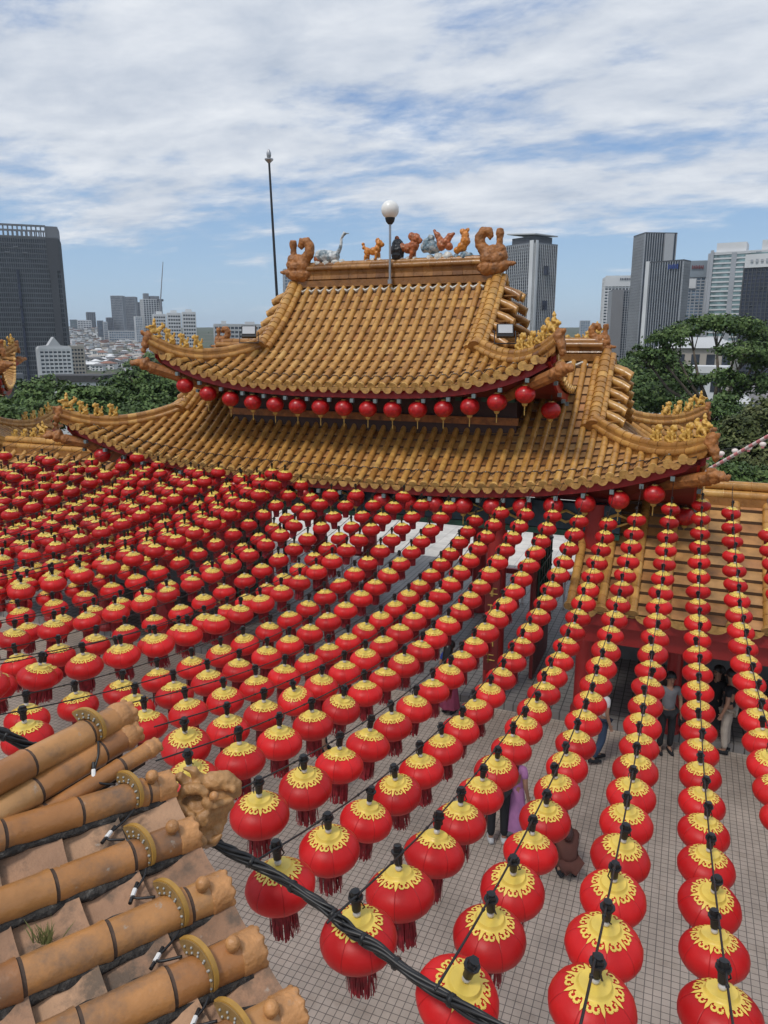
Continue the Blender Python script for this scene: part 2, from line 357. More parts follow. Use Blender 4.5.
# air between the hill and the far towers
hzm = bpy.data.materials.new('haze_air'); hzm.use_nodes = True; ht = hzm.node_tree; ht.nodes.clear()
ho_ = N(ht, 'ShaderNodeOutputMaterial'); pv = N(ht, 'ShaderNodeVolumePrincipled'); pv.inputs['Color'].default_value = (0.80, 0.88, 1.0, 1); pv.inputs['Density'].default_value = 0.00011; pv.inputs['Anisotropy'].default_value = 0.2
ht.links.new(pv.outputs[0], ho_.inputs['Volume'])
mb = MB(); mb.box((0, 0, 60), (13000, 13000, 240)); tag(mb.build('haze', hzm), 'thin bluish haze over the far city', 'haze', kind='stuff')

# ------------------------------------------------------------------ temple roofs
def lump(o, d, sc):
    for v in o.data.vertices:
        n = v.co.normalized() if v.co.length > 0 else Vector((0, 0, 1)); v.co += n * d * mnoise.noise(v.co * sc)
def ring_pts(c, r, n, ax, ay_):
    return [Vector(c) + ax * (r * math.cos(2 * math.pi * i / n)) + ay_ * (r * math.sin(2 * math.pi * i / n)) for i in range(n)]

class Roof:
    """Hipped-and-gabled roof with barrel tiles. x along the ridge, d away from it, both sides alike."""
    def __init__(s, cx, ay, zr, hw, W, dj, De, Dc, a, b, lift, pw):
        s.cx, s.ay, s.zr, s.hw, s.W, s.dj, s.De, s.Dc, s.a, s.b, s.lift, s.pw = cx, ay, zr, hw, W, dj, De, Dc, a, b, lift, pw
    def eave(s, x): return s.De + (s.Dc - s.De) * (min(1, abs(x) / s.W)) ** s.pw
    def hip(s, x): return s.dj + (s.Dc - s.dj) * max(0, (abs(x) - s.hw) / (s.W - s.hw))
    def hip_x(s, d): return s.hw + (s.W - s.hw) * max(0, (d - s.dj) / (s.Dc - s.dj))
    def zf(s, x, d):
        return s.zr - (s.a * d - s.b * d * d) + s.lift * min(1.05, abs(x) / s.W) ** s.pw * max(0, min(1.1, d / s.Dc)) ** 1.6
    def zs(s, x, d):                       # end slopes
        dh = s.hip(x); base = s.zr - (s.a * dh - s.b * dh * dh)
        return base + s.lift * min(1.05, abs(x) / s.W) ** s.pw * min(1.1, dh / s.Dc) ** 1.6 * (min(1, abs(d) / max(dh, 0.01))) ** 3
    def P(s, x, d, sg, dz=0): return Vector((s.cx + x, s.ay - sg * d, s.zf(x, d) + dz))
    def S(s, x, d, dz=0): return Vector((s.cx + x, s.ay - d, s.zs(x, d) + dz))

def barrel(mb, pts, r, nrad=7, seg_rnd=None):
    """barrel-tile run: every tile flares towards its lower end and steps down on to the next"""
    k = len(pts)
    for i in range(k - 1):
        A, B = pts[i], pts[i + 1]; d = (B - A).normalized(); sd = d.cross(Vector((0, 0, 1))).normalized(); up = sd.cross(d).normalized()
        rv = min(1, max(0, random.gauss(0.62, 0.13))); base = len(mb.v)
        for (Q, rr) in ((A, r * 0.97), (B - d * 0.035, r * 1.0), (B - d * 0.034, r * 1.055), (B, r * 1.055), (B + d * 0.001, r * 0.93)):
            for j in range(nrad):
                a = math.pi * (-0.12 + 1.24 * j / (nrad - 1))
                q = Q + sd * (math.cos(a) * rr) + up * (math.sin(a) * rr); mb.v.append((q.x, q.y, q.z))
        for h in range(4):
            for j in range(nrad - 1):
                mb.face((base + h * nrad + j + 1, base + h * nrad + j, base + (h + 1) * nrad + j, base + (h + 1) * nrad + j + 1), 0, rv if h != 2 else max(0, rv - 0.15))

def build_roof(parent, rf, names, step=0.25, rr=0.069, ridge_h=0.45, gab=True, rear=True, figs=True, ends=True, wallx=None):
    tiles, pans, caps = MB(), MB(), MB()
    sides = (1, -1) if rear else (1,)
    nx = int((rf.W - 0.12) / step); xs = [i * step for i in range(-nx, nx + 1)]
    seg = 0.30
    for sg in sides:
        for x in xs:
            d0 = 0.08 if abs(x) <= rf.hw else rf.hip(x) + 0.02
            d1 = rf.eave(x)
            if d1 - d0 < 0.1: continue
            n = max(1, int((d1 - d0) / seg)); ds = [d0 + (d1 - d0) * i / n for i in range(n + 1)]
            barrel(tiles, [rf.P(x, d, sg, 0.035) for d in ds], rr)
            # round end tile
            e = rf.P(x, d1 + 0.005, sg, 0.03); g = (rf.P(x, d1, sg) - rf.P(x, d1 - 0.1, sg)).normalized()
            ax = Vector((1, 0, 0)); ay_ = g.cross(ax).normalized()
            caps.tube([e - g * 0.05, e - g * 0.02, e + g * 0.025, e + g * 0.026], [rr * 1.1, rr * 1.32, rr * 1.32, rr * 0.9], 10, rnd=random.uniform(.7, 1))
        for x0 in xs[:-1]:
            x1 = x0 + step; xm = (x0 + x1) / 2
            d0 = 0.0 if max(abs(x0), abs(x1)) <= rf.hw else min(rf.hip(xm), rf.eave(xm) - 0.1)
            d1 = rf.eave(xm); n = max(1, int((d1 - d0) / 0.2))
            for i in range(n):
                da, db = d0 + (d1 - d0) * i / n, d0 + (d1 - d0) * (i + 1) / n
                rv = min(1, max(0.2, random.gauss(0.62, 0.15)))
                a0, a1 = rf.P(x0, da, sg, -0.03), rf.P(x1, da, sg, -0.03); b0, b1 = rf.P(x0, db, sg, 0.012), rf.P(x1, db, sg, 0.012)
                c0, c1 = rf.P(x0, db, sg, -0.03), rf.P(x1, db, sg, -0.03)
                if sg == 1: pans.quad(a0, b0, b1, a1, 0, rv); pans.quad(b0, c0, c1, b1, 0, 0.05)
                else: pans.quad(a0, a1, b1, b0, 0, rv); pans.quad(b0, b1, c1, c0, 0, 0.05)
            # drip tile: small rounded tongue between the rolls
            e = rf.P(xm, d1 + 0.03, sg, 0.0); w = step * 0.42
            pts = [e + Vector((w * math.cos(t), 0, 0.01 + 0.125 * math.sin(t))) for t in [math.pi + math.pi * i / 8 for i in range(9)]]
            if sg < 0: pts.reverse()
            off = Vector((0, sg * 0.03, 0)); dr_ = random.uniform(.15, .6); caps.poly(pts, 0, dr_); caps.poly([p + off for p in reversed(pts)], 0, dr_)
            for p, q in zip(pts, pts[1:]): caps.quad(q, p, p + off, q + off)
    # end slopes
    nd = int((rf.Dc - 0.1) / step)
    for ss in (1, -1):
        for k in range(-nd, nd + 1):
            d = k * step; x0 = max(rf.hw, rf.hip_x(abs(d))) + 0.05; x1 = rf.W
            if x1 - x0 < 0.15: continue
            n = max(1, int((x1 - x0) / seg))
            barrel(tiles, [rf.S(ss * (x0 + (x1 - x0) * i / n), d, 0.02) for i in range(n + 1)], rr)
            e = rf.S(ss * x1, d, 0.03); g = (rf.S(ss * x1, d) - rf.S(ss * (x1 - 0.1), d)).normalized()
            caps.tube([e - g * 0.05, e - g * 0.02, e + g * 0.025, e + g * 0.026], [rr * 1.1, rr * 1.32, rr * 1.32, rr * 0.9], 10, rnd=random.uniform(.7, 1))
        for k in range(-nd - 1, nd + 1):
            da, db = k * step, (k + 1) * step; dm = (da + db) / 2
            x0 = max(rf.hw - 0.05, min(rf.hip_x(abs(dm)), rf.W - 0.05)); n = max(1, int((rf.W - x0) / 0.2))
            for i in range(n):
                xa, xb = x0 + (rf.W - x0) * i / n, x0 + (rf.W - x0) * (i + 1) / n
                rv = min(1, max(0.2, random.gauss(0.62, 0.15))); q = [rf.S(ss * xa, da, -0.03), rf.S(ss * xa, db, -0.03), rf.S(ss * xb, db, 0.012), rf.S(ss * xb, da, 0.012)]
                if ss > 0: q.reverse()
                pans.quad(*q, 0, rv)
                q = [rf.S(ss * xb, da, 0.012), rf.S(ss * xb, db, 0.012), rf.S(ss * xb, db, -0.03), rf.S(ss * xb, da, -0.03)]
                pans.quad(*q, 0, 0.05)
    ro = sharp(tiles.build(names, M_tile, parent), 40)
    pans.build('pan_tiles', M_pan, ro); sharp(caps.build('eave_end_tiles', M_cap, ro), 45)
    # eave: red board, soffit, pale rafter ends, light string
    bd, sf, raf, wire = MB(), MB(), MB(), MB()
    def edge(u):                               # whole eave outline as a loop: u in 0..4
        k = int(u) % 4; t = u - int(u)
        if k == 0: x = -rf.W + 2 * rf.W * t; return rf.P(x, rf.eave(x), 1), Vector((0, 1, 0))
        if k == 1: d = rf.Dc - 2 * rf.Dc * t; return rf.S(rf.W, d), Vector((-1, 0, 0))
        if k == 2: x = rf.W - 2 * rf.W * t; return rf.P(x, rf.eave(x), -1), Vector((0, -1, 0))
        d = -rf.Dc + 2 * rf.Dc * t; return rf.S(-rf.W, d), Vector((1, 0, 0))
    for k in range(4):
        NN = 40
        for i in range(NN):
            (p, inn), (q, _) = edge(k + i / NN), edge(k + min(0.9999, (i + 1) / NN))
            p0, q0 = p + inn * 0.09 + Vector((0, 0, -0.06)), q + inn * 0.09 + Vector((0, 0, -0.06)); dn = Vector((0, 0, -0.17))
            bd.quad(p0 + dn, q0 + dn, q0, p0); bd.quad(p0 + dn + inn * 0.05, p0 + inn * 0.05, q0 + inn * 0.05, q0 + dn + inn * 0.05); bd.quad(p0 + dn, p0 + dn + inn * 0.05, q0 + dn + inn * 0.05, q0 + dn)
            if wallx:
                wx, wd, wz = wallx
                def toward(P):
                    return Vector((max(rf.cx - wx, min(rf.cx + wx, P.x)), max(rf.ay - wd, min(rf.ay + wd, P.y)), wz))
                pa, qa = p0 + dn + inn * 0.05, q0 + dn + inn * 0.05
                sf.quad(pa, toward(pa), toward(qa), qa)
        if k in (0, 1, 3):
            m = int((2 * rf.W if k == 0 else 2 * rf.Dc) / 0.52)
            for i in range(1, m):
                p, inn = edge(k + i / m); raf.box(p + inn * 0.06 + Vector((0, 0, -0.285)), (0.075, 0.075, 0.08))
    bd.build('eave_board', M_redp, parent)
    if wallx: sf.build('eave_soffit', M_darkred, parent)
    raf.build('rafter_ends', M_rafter, parent)
    pth = []
    for x in xs:
        d = rf.eave(x) - 0.30
        if abs(x) > rf.hw and rf.hip(x) > d - 0.05: continue
        pth += [rf.P(x - step * 0.5, d, 1, 0.03), rf.P(x - 0.06, d, 1, 0.1), rf.P(x, d + 0.03, 1, 0.12), rf.P(x + 0.06, d, 1, 0.1)]
    wire.tube(pth, 0.009, 4)
    for p in pth[2::4]: wire.sphere(p + Vector((0, -.012, .012)), .010, 6, 4, mi=1)
    wire.build('light_cable', [M_blackp, M_lamp], parent)
    # gable walls, their edge rolls and ridges
    gm, gw = MB(), MB(); e = rf.hw
    for ss in (1, -1):
        X = ss * (e + 0.02)
        pts = [Vector((rf.cx + X, rf.ay - d, rf.zf(e, abs(d)) + 0.02)) for d in [rf.dj * (-1 + 2 * i / 12) for i in range(13)]]
        bz = rf.zs(e, 0) - 0.1
        for p, q in zip(pts, pts[1:]): gw.quad(p, (p.x, p.y, bz), (q.x, q.y, bz), q)
        for sg in (1, -1):
            nn = int((rf.dj - 0.25) / 0.235)
            for i in range(nn):
                d = 0.22 + i * (rf.dj - 0.35) / max(1, nn - 1); z = rf.zf(e, d) + 0.03; y = rf.ay - sg * d
                L = 0.55
                gm.tube([(rf.cx + ss * (e + 0.1), y, z), (rf.cx + ss * (e + 0.38), y, z - 0.11), (rf.cx + ss * (e + 0.385), y, z - 0.112), (rf.cx + ss * (e + L), y, z - 0.22), (rf.cx + ss * (e + L + 0.03), y, z - 0.23)], [0.088, 0.092, 0.1, 0.1, 0.11], 10, rnd=min(1, max(0, random.gauss(0.6, 0.18))))
                gm.box((rf.cx + ss * (e + 0.28), y, z - 0.19), (0.46, 0.22, 0.03), rnd=0.3)
            pth = [rf.P(ss * e, d, sg, 0.15) for d in [0.02 + (rf.dj + 0.06) * i / 14 for i in range(15)]]
            jr = [min(1, max(0, random.gauss(0.6, 0.15))) for _ in range(20)]
            P2 = []; R2 = []
            for i in range(14):
                P2 += [pth[i], pth[i] + (pth[i + 1] - pth[i]) * 0.93, pth[i] + (pth[i + 1] - pth[i]) * 0.94, pth[i] + (pth[i + 1] - pth[i]) * 0.999]; R2 += [0.115, 0.12, 0.13, 0.13]
            gm.tube(P2, R2, 12, rfun=lambda i: jr[i // 4])
            P3 = [p + Vector((-ss * 0.17, 0, -0.06)) for p in P2]; gm.tube(P3, [r * 0.68 for r in R2], 10, rfun=lambda i: jr[i // 4 + 2])
            P3 = [p + Vector((ss * 0.14, 0, -0.07)) for p in P2]; gm.tube(P3, [r * 0.68 for r in R2], 10, rfun=lambda i: jr[i // 4 + 1])
            end = pth[-1]; gd = (pth[-1] - pth[-2]).normalized(); gm.tube([end, end + gd * 0.06], [0.155, 0.155], 14, rnd=0.3)
    gr = sharp(gm.build('gable_ridge', M_tile, parent), 45); gw.build('gable_wall', M_terra, gr)
    # hip ridges with their figures
    for ss in (1, -1):
        for sg in (1, -1):
            h = MB(); pth = []; T = 26
            for i in range(T + 1):
                t = i / T; x = rf.hw + 0.02 + (rf.W + 0.03 - rf.hw) * t; d = rf.hip(x)
                z = rf.zf(x, d) + 0.02 + 0.10 * max(0, t - 0.75) ** 1.3
                pth.append(Vector((rf.cx + ss * x, rf.ay - sg * d, z)))
            jr = [min(1, max(0, random.gauss(0.5, 0.17))) for _ in range(60)]
            def stepped(dz, r, lat=0):
                A, B = [], []
                for i in range(T):
                    g = pth[i + 1] - pth[i]; l = Vector((g.y, -g.x, 0)).normalized() * lat + Vector((0, 0, dz))
                    A += [pth[i] + l, pth[i] + g * 0.9 + l, pth[i] + g * 0.91 + l, pth[i] + g * 0.999 + l] if i % 2 else [pth[i] + l, pth[i] + g * 0.99 + l]
                    B += [r, r, r * 1.1, r * 1.1] if i % 2 else [r * .97, r]
                h.tube(A, B, 10, rfun=lambda i: jr[i // 3])
            stepped(0.215, 0.08); stepped(0.075, 0.07, 0.05); stepped(0.075, 0.07, -0.05)
            # base strip
            for p, q in zip(pth, pth[1:]):
                g = (q - p); l = Vector((g.y, -g.x, 0)).normalized() * 0.075
                for w in (1, -1):
                    a, b = p + l * w, q + l * w
                    if w > 0: h.quad(a - Vector((0,0,.12)), b - Vector((0,0,.12)), b + Vector((0,0,.19)), a + Vector((0,0,.19)), 0, 0.35)
                    else: h.quad(a - Vector((0,0,.12)), a + Vector((0,0,.19)), b + Vector((0,0,.19)), b - Vector((0,0,.12)), 0, 0.35)
            ho = sharp(h.build('hip_ridge', M_tile, parent), 45)
            # carved corner end and the beam under the corner
            tip = pth[-1]; g = (pth[-1] - pth[-3]); g.z *= 0.4; g.normalize()
            c = MB(); c.sphere(tip + Vector((0, 0, 0.14)), 0.115, 10, 7, sq=(1, 1, 1.5)); c.sphere(tip + g * 0.07 + Vector((0, 0, -0.02)), 0.10); c.sphere(tip + g * 0.12 + Vector((0, 0, 0.24)), 0.05); c.sphere(tip + g * 0.12 + Vector((0, 0, -0.16)), 0.065)
            co = c.build('corner_ornament', M_terra, ho); remesh(co, 0.026, 0.03, 14)
            if sg == 1 or ss == 1:
                b = MB(); o0 = tip - g * 0.9 + Vector((0, 0, -0.72)); 
                hb = MB(); hb.tube([o0 - g * 0.7 + Vector((0, 0, 0.05)), o0 + g * 0.85 + Vector((0, 0, 0.20))], 0.13, 8); hb.build('corner_beam', M_redp if sg < 0 else M_terra, parent)
                q = o0 + g * 0.85 + Vector((0, 0, 0.2)); b.sphere(q, 0.15, sq=(1, 1, 0.8)); b.sphere(q + g * 0.16 + Vector((0, 0, 0.05)), 0.14); b.sphere(q + g * 0.33 + Vector((0, 0, 0.04)), 0.10, sq=(1, 1, 0.8)); b.sphere(q + g * 0.45 + Vector((0, 0, 0.02)), 0.06); b.sphere(q + g * 0.1 + Vector((0, 0, 0.15)), 0.07)
                bo = b.build('carved_beam_head', M_terra, parent); remesh(bo, 0.028, 0.035, 14)
            if figs and (sg == 1 or ss == 1):
                for kf, t in enumerate((0.58, 0.70, 0.82, 0.94)):
                    i = t * T; p = pth[int(i)].lerp(pth[min(T, int(i) + 1)], i - int(i)) + Vector((0, 0, 0.285))
                    f = bpy.data.objects.new('roof_figure', FIG[1 if kf == 3 else 0]); COL.objects.link(f); f.parent = ho
                    f.location = p - parent_loc(ho); f.rotation_euler = (0, 0, math.atan2(g.y, g.x) + R(random.uniform(-12, 12))); f.scale = (0.84 + 0.08 * random.random(),) * 3
    # main ridge
    m = MB(); z0 = rf.zr - 0.04; L = rf.hw - 0.08
    m.box((rf.cx, rf.ay, z0 + 0.04), (2 * L, 0.34, 0.16), rnd=0.12)
    nseg = int(2 * L / 0.24)
    for sgn in (1, -1):
        for i in range(nseg):
            x0, x1 = rf.cx - L + 2 * L * i / nseg, rf.cx - L + 2 * L * (i + 0.97) / nseg
            rv = min(1, max(0, random.gauss(0.14, 0.08)))
            za, zb = z0 + 0.12, z0 + ridge_h - 0.14; y = rf.ay - sgn * 0.13
            prof = [(0.0, za), (0.05, za + 0.03), (0.03, (za + zb) / 2), (0.05, zb - 0.02), (0.09, zb)]
            for (ya, zA), (yb, zB) in zip(prof, prof[1:]):
                if sgn > 0: m.quad((x0, y - ya, zA), (x1, y - ya, zA), (x1, y - yb, zB), (x0, y - yb, zB), 0, rv)
                else: m.quad((x1, y + ya, zA), (x0, y + ya, zA), (x0, y + yb, zB), (x1, y + yb, zB), 0, rv)
    for dy in (-0.15, 0.15):
        xsR = []; rs = []
        for i in range(nseg // 2):
            a = rf.cx - L + 2 * L * i / (nseg // 2); w = 2 * L / (nseg // 2); xsR += [(a, rf.ay + dy, z0 + ridge_h - 0.09), (a + w * .93, rf.ay + dy, z0 + ridge_h - 0.09), (a + w * .94, rf.ay + dy, z0 + ridge_h - 0.09), (a + w * .999, rf.ay + dy, z0 + ridge_h - 0.09)]; rs += [.075, .075, .083, .083]
        jr = [min(1, max(0, random.gauss(0.22, 0.10))) for _ in range(80)]; m.tube(xsR, rs, 10, rfun=lambda i: jr[i // 4])
        xsT = [(x, rf.ay + dy * 0.2, z + 0.085) for x, y, z in xsR]
        if dy < 0: m.tube(xsT, [r * 1.15 for r in rs], 10, rfun=lambda i: jr[i // 4 + 20])
    rg = sharp(m.build('main_ridge', M_tile, parent), 45)
    wv = MB(); path = [rf.P(x, 0.2, 1, 0.09 if i % 2 == 0 else 0.03) for i, x in enumerate([-rf.hw + 0.15 + i * step / 2 for i in range(int(2 * (rf.hw - 0.15) / step * 2))])]
    if len(path) > 1: wv.tube(path, 0.035, 5); wv.build('mortar_line', M_white, rg)
    return ro, rg

# small glazed figures for the ridges (shared meshes)
def fig_lion():
    c = MB()
    for (x, y, z, r) in ((-.05,0,.10,.075),(-.01,0,.16,.07),(.03,0,.21,.065),(.055,0,.29,.07),(.11,0,.28,.04),(.05,.045,.34,.025),(.05,-.045,.34,.025),(-.1,.05,.06,.05),(-.1,-.05,.06,.05),(-.13,0,.17,.035),(-.14,0,.23,.03),(-.02,0,.3,.04)):
        c.sphere((x, y, z), r, 8, 6)
    for y in (.04, -.04): c.tube([(.05, y, .22), (.075, y, .1), (.08, y, .0)], [.035, .028, .034], 8); c.tube([(-.09, y, .08), (-.03, y, .0), (.0, y, .0)], [.045, .03, .025], 8)
    c.box((-.02, 0, -.01), (.27, .13, .04))
    o = c.build('roof_figure', M_gold); remesh(o, .018, .018, 22); me = o.data; bpy.data.objects.remove(o); return me
def fig_rider():
    c = MB()
    for (x, y, z, r) in ((0,0,.13,.08),(-.09,0,.14,.075),(.1,0,.17,.05),(.14,0,.22,.045),(.19,0,.22,.03),(0,0,.24,.055),(0,0,.31,.05),(.0,0,.39,.042),(0,0,.44,.02),(-.17,0,.2,.06),(-.23,0,.26,.05),(-.2,0,.32,.035)):
        c.sphere((x, y, z), r, 8, 6)
    for y in (.045, -.045): c.tube([(.07, y, .12), (.1, y, 0)], [.032, .028], 8); c.tube([(-.1, y, .12), (-.12, y, 0)], [.036, .028], 8); c.tube([(0, y, .3), (.05, y * 1.5, .25), (.1, y * .6, .26)], .022, 6)
    c.box((-.02, 0, -.01), (.34, .13, .04))
    o = c.build('roof_figure', M_gold); remesh(o, .018, .02, 22); me = o.data; bpy.data.objects.remove(o); return me
FIG = [fig_lion(), fig_rider()]

def chiwen(name, parent, base, flip, m, scale=1.0):
    """scrolled dragon-fish end ornament of a ridge: body block, curled tail, upright sword hilt"""
    c = MB(); X = Vector((flip, 0, 0)); Z = Vector((0, 0, 1)); B = Vector(base); s_ = scale
    def q(x, z): return B + X * (x * s_) + Z * (z * s_)
    for (x, z, r) in ((-.12,.10,.2),(.08,.10,.2),(-.12,.32,.2),(.08,.3,.2),(.22,.36,.15),(.26,.14,.14),(-.26,.12,.13),(.0,.46,.17),(.2,.5,.13)): c.sphere(q(x, z), r * s_, 10, 7, sq=(1, 1.15, 1))
    curl = []
    for i in range(17):
        t = i / 16; a = R(-60 + 330 * t); rad = .21 - .14 * t
        curl.append(q(-.16 + .0 - rad * math.sin(a) * 1.0 - .02, .82 + rad * -math.cos(a)))
    c.tube([q(-.02, .40), q(-.2, .50), q(-.31, .64), q(-.33, .80), q(-.24, .93), q(-.10, .93), q(-.06, .83), q(-.12, .77)], [.17*s_, .15*s_, .135*s_, .13*s_, .125*s_, .105*s_, .085*s_, .06*s_], 10)
    c.tube([q(.15, .5), q(.16, .75), q(.16, .86), q(.16, .98)], [.09*s_, .075*s_, .1*s_, .085*s_], 10)
    c.tube([q(.3, .2), q(.45, .18), q(.58, .19)], [.08*s_, .06*s_, .03*s_], 8)
    o = c.build(name, m, parent); remesh(o, .022 * s_, .016, 16, 1); return o

GATE = (-7.0, 17.7)
gate = empty('temple_gate', (GATE[0], GATE[1], FZ), 'big ornate gate hall with two tiers of ochre tiled roof and red columns', 'temple gate')
UP = Roof(-7.0, 17.7, 8.86, 2.66, 4.64, 1.8, 3.1, 3.45, 1.145, 0.121, 0.94, 3.2)
LO = Roof(-7.0, 17.7, 7.08, 5.2, 7.38, 1.7, 3.2, 3.6, 1.04, 0.068, 1.3, 2.8)
ro_u, rg_u = build_roof(gate, UP, 'upper_roof', ridge_h=0.5, wallx=(3.7, 1.9, 6.25))
ro_l, rg_l = build_roof(gate, LO, 'lower_roof', ridge_h=0.4, wallx=(5.9, 2.6, 4.35))
for fl in (1, -1):
    chiwen('ridge_dragon', rg_u, (-7.0 + fl * 2.53, 17.60, 9.0), fl, M_terra, 0.97)
    chiwen('ridge_dragon', rg_l, (-7.0 + fl * 5.05, 17.7, 7.2), fl, M_terra, 0.62)
# figures standing along the top ridge
def blobfig(name, parent, loc, parts, m, vox=0.016, disp=0.014):
    c = MB()
    K_ = 1.22
    for p in parts:
        if len(p) == 4: c.sphere((loc[0] + p[0] * K_, loc[1] + p[1] * K_, loc[2] + p[2] * K_), p[3] * K_, 8, 6)
        else: c.tube([Vector(loc) + Vector(q) * K_ for q in p[0]], [r * K_ for r in p[1]], 7)
    o = c.build(name, m, parent); remesh(o, vox, disp, 18, 1); return o
M_glz_o = mat('orange_glaze', (0.55,0.20,0.03), 0.35, var=0.4, vscale=12)
M_glz_b = mat('blue_grey_glaze', (0.10,0.16,0.20), 0.4, var=0.6, vscale=14, dirt=(0.5,0.5,0.48), dscale=8, damt=(.48,.58))
M_glz_c = mat('crane_glaze', (0.50,0.52,0.52), 0.4, var=0.4, vscale=10, dirt=(0.06,0.12,0.16), dscale=6, damt=(.48,.58))
M_glz_w = mat('white_glaze', (0.55,0.54,0.50), 0.4, var=0.3, vscale=10)
M_glz_r = mat('rust_glaze', (0.36,0.10,0.03), 0.4, var=0.5, vscale=12, dirt=(0.55,0.40,0.25), dscale=14)
ZR = 9.36
def RX(u): return at(u, 260, 18).x if False else ground_at(u, 255, ZR + .2).x
def ridge_x(u):                          # x on the ridge plane seen in column u
    a = at(u, 255, 1.0) - camo.location; return a.x * (17.7 / a.y)
x = ridge_x(331); g = blobfig('crane_figure', rg_u, (x, 17.7, ZR), [(-.25,0,.16,.12),(-.12,0,.14,.13),(0,0,.13,.12),(.1,0,.14,.1),([(.12,0,.16),(.22,0,.3),(.24,0,.48),(.3,0,.56)],[.06,.035,.028,.03]),(.31,0,.57,.04),([(.31,0,.57),(.42,0,.57)],[.02,.01]),([(.02,0,.2),(-.2,.05,.26)],[.06,.03])], M_glz_c)
blobfig('figure_base', rg_u, (x, 17.7, ZR), [(-.3,0,.0,.1),(-.1,0,.0,.1),(.1,0,.0,.1),(.25,0,.0,.08)], M_glz_w)
x = ridge_x(324); blobfig('rock_figure', rg_u, (x - .1, 17.7, ZR), [(-.05,0,.1,.1),(.05,0,.16,.08),(.13,0,.2,.06)], M_glz_r)
x = ridge_x(373); g = blobfig('beast_figure', rg_u, (x, 17.7, ZR), [(-.12,0,.2,.08),(0,0,.2,.08),(.1,0,.24,.08),(.14,0,.34,.075),(.2,0,.32,.05),(.1,0,.4,.05),(-.2,0,.28,.04),(-.22,0,.34,.035),([(-.12,.04,.18),(-.13,.04,.03)],[.04,.03]),([(-.12,-.04,.18),(-.16,-.04,.03)],[.04,.03]),([(.1,.04,.18),(.12,.04,.03)],[.04,.03]),([(.1,-.04,.18),(.07,-.04,.03)],[.04,.03])], M_glz_o)
blobfig('figure_base', rg_u, (x, 17.7, ZR), [(-.15,0,.0,.07),(0,0,.0,.07),(.14,0,.0,.07)], M_glz_w)
x = ridge_x(397.5); blobfig('pearl_figure', rg_u, (x, 17.7, ZR), [(0,0,.1,.13),(0,0,.2,.15),(0,0,.3,.12)], M_dkmetal)
x = ridge_x(408); g = blobfig('beast_figure', rg_u, (x, 17.7, ZR), [(-.14,0,.24,.1),(0,0,.22,.1),(.12,0,.26,.11),(.16,0,.4,.1),(.08,0,.44,.08),(.24,0,.36,.06),(-.22,0,.34,.06),(-.24,0,.42,.05),([(-.14,.05,.2),(-.15,.05,.03)],[.05,.035]),([(.1,.05,.2),(.12,.05,.03)],[.05,.035]),([(.12,-.05,.2),(.07,-.05,.03)],[.05,.035])], M_glz_r)
blobfig('figure_base', rg_u, (x, 17.7, ZR), [(-.15,0,.0,.07),(0,0,.0,.07),(.14,0,.0,.07)], M_glz_w)
x = ridge_x(432); blobfig('peacock_figure', rg_u, (x, 17.7, ZR), [(0,0,.22,.13),(-.1,0,.3,.1),(-.14,0,.22,.1),(.1,0,.2,.09),(-.03,0,.38,.08)], M_glz_b)
x = ridge_x(441); g = blobfig('phoenix_figure', rg_u, (x, 17.7, ZR), [(0,0,.24,.1),(.1,0,.3,.09),([(0,0,.3),(-.08,0,.44),(-.16,0,.54)],[.08,.06,.02]),([(.1,0,.3),(.18,0,.42),(.28,0,.46)],[.08,.06,.02]),(.16,0,.22,.08)], M_glz_r)
blobfig('figure_base', rg_u, (x, 17.7, ZR), [(-.22,0,.0,.09),(-.05,0,.02,.1),(.14,0,.03,.1)], M_glz_w)
x = ridge_x(462); g = blobfig('carp_figure', rg_u, (x, 17.7, ZR), [(-.1,0,.14,.07),(0,0,.2,.1),(.06,0,.3,.1),(.06,0,.4,.08),(.0,0,.48,.06),(.1,0,.5,.04)], M_glz_o)
blobfig('figure_base', rg_u, (x, 17.7, ZR), [(-.12,0,.0,.08),(.05,0,.02,.1),(.16,0,.02,.07)], M_glz_b)

# upper wall between the roofs, columns, beams
mb = MB(); mb.box((-7.0, 17.7, 5.95), (7.2, 3.6, 1.5)); uw = mb.build('upper_wall', mat('dark_lacquer', (0.045,0.02,0.018), .5, var=.4), gate)
mb = MB()
for i in range(25):
    x = -10.5 + i * 7.0 / 24
    mb.box((x, 15.86, 6.22), (0.14, 0.24, 0.12)); mb.box((x, 15.78, 6.36), (0.2, 0.3, 0.1))
mb.build('bracket_row', M_grn, uw)
mb = MB(); mb.box((-7.0, 15.86, 5.74), (7.3, 0.1, 0.16)); mb.build('wall_band', M_terra, uw)
cols = [-12.46, -10.47, -8.75, -5.25, -3.53, -1.54]
for yy in (15.05, 20.3):
    for x in cols:
        if yy < 16 and x in (-8.75, -5.25): continue
        c = MB(); c.lathe([(.27, 0), (.27, .12), (.23, .2), (.22, .3), (.21, 4.6)], 20, (x, yy, FZ + .17)); co = sharp(c.build('column', M_redp, gate), 40)
for yy in (15.05, 20.3):
    mb = MB(); mb.box((-7.0, yy, 3.98), (11.9, 0.24, 0.55)); b = mb.build('painted_beam', M_beam, gate)
    mb = MB()
    for i in range(12): mb.tube([(-12.4 + i * 1.0, yy - .15, 3.98), (-12.1 + i, yy - .16, 4.1), (-11.8 + i, yy - .15, 3.98), (-12.1 + i, yy - .16, 3.86), (-12.4 + i, yy - .15, 3.98)], .03, 5)
    mb.build('beam_scroll', M_gtassel, b)
    mb = MB(); mb.box((-7.0, yy, 3.62), (11.9, 0.2, 0.12)); mb.build('tie_beam', M_grn, gate)
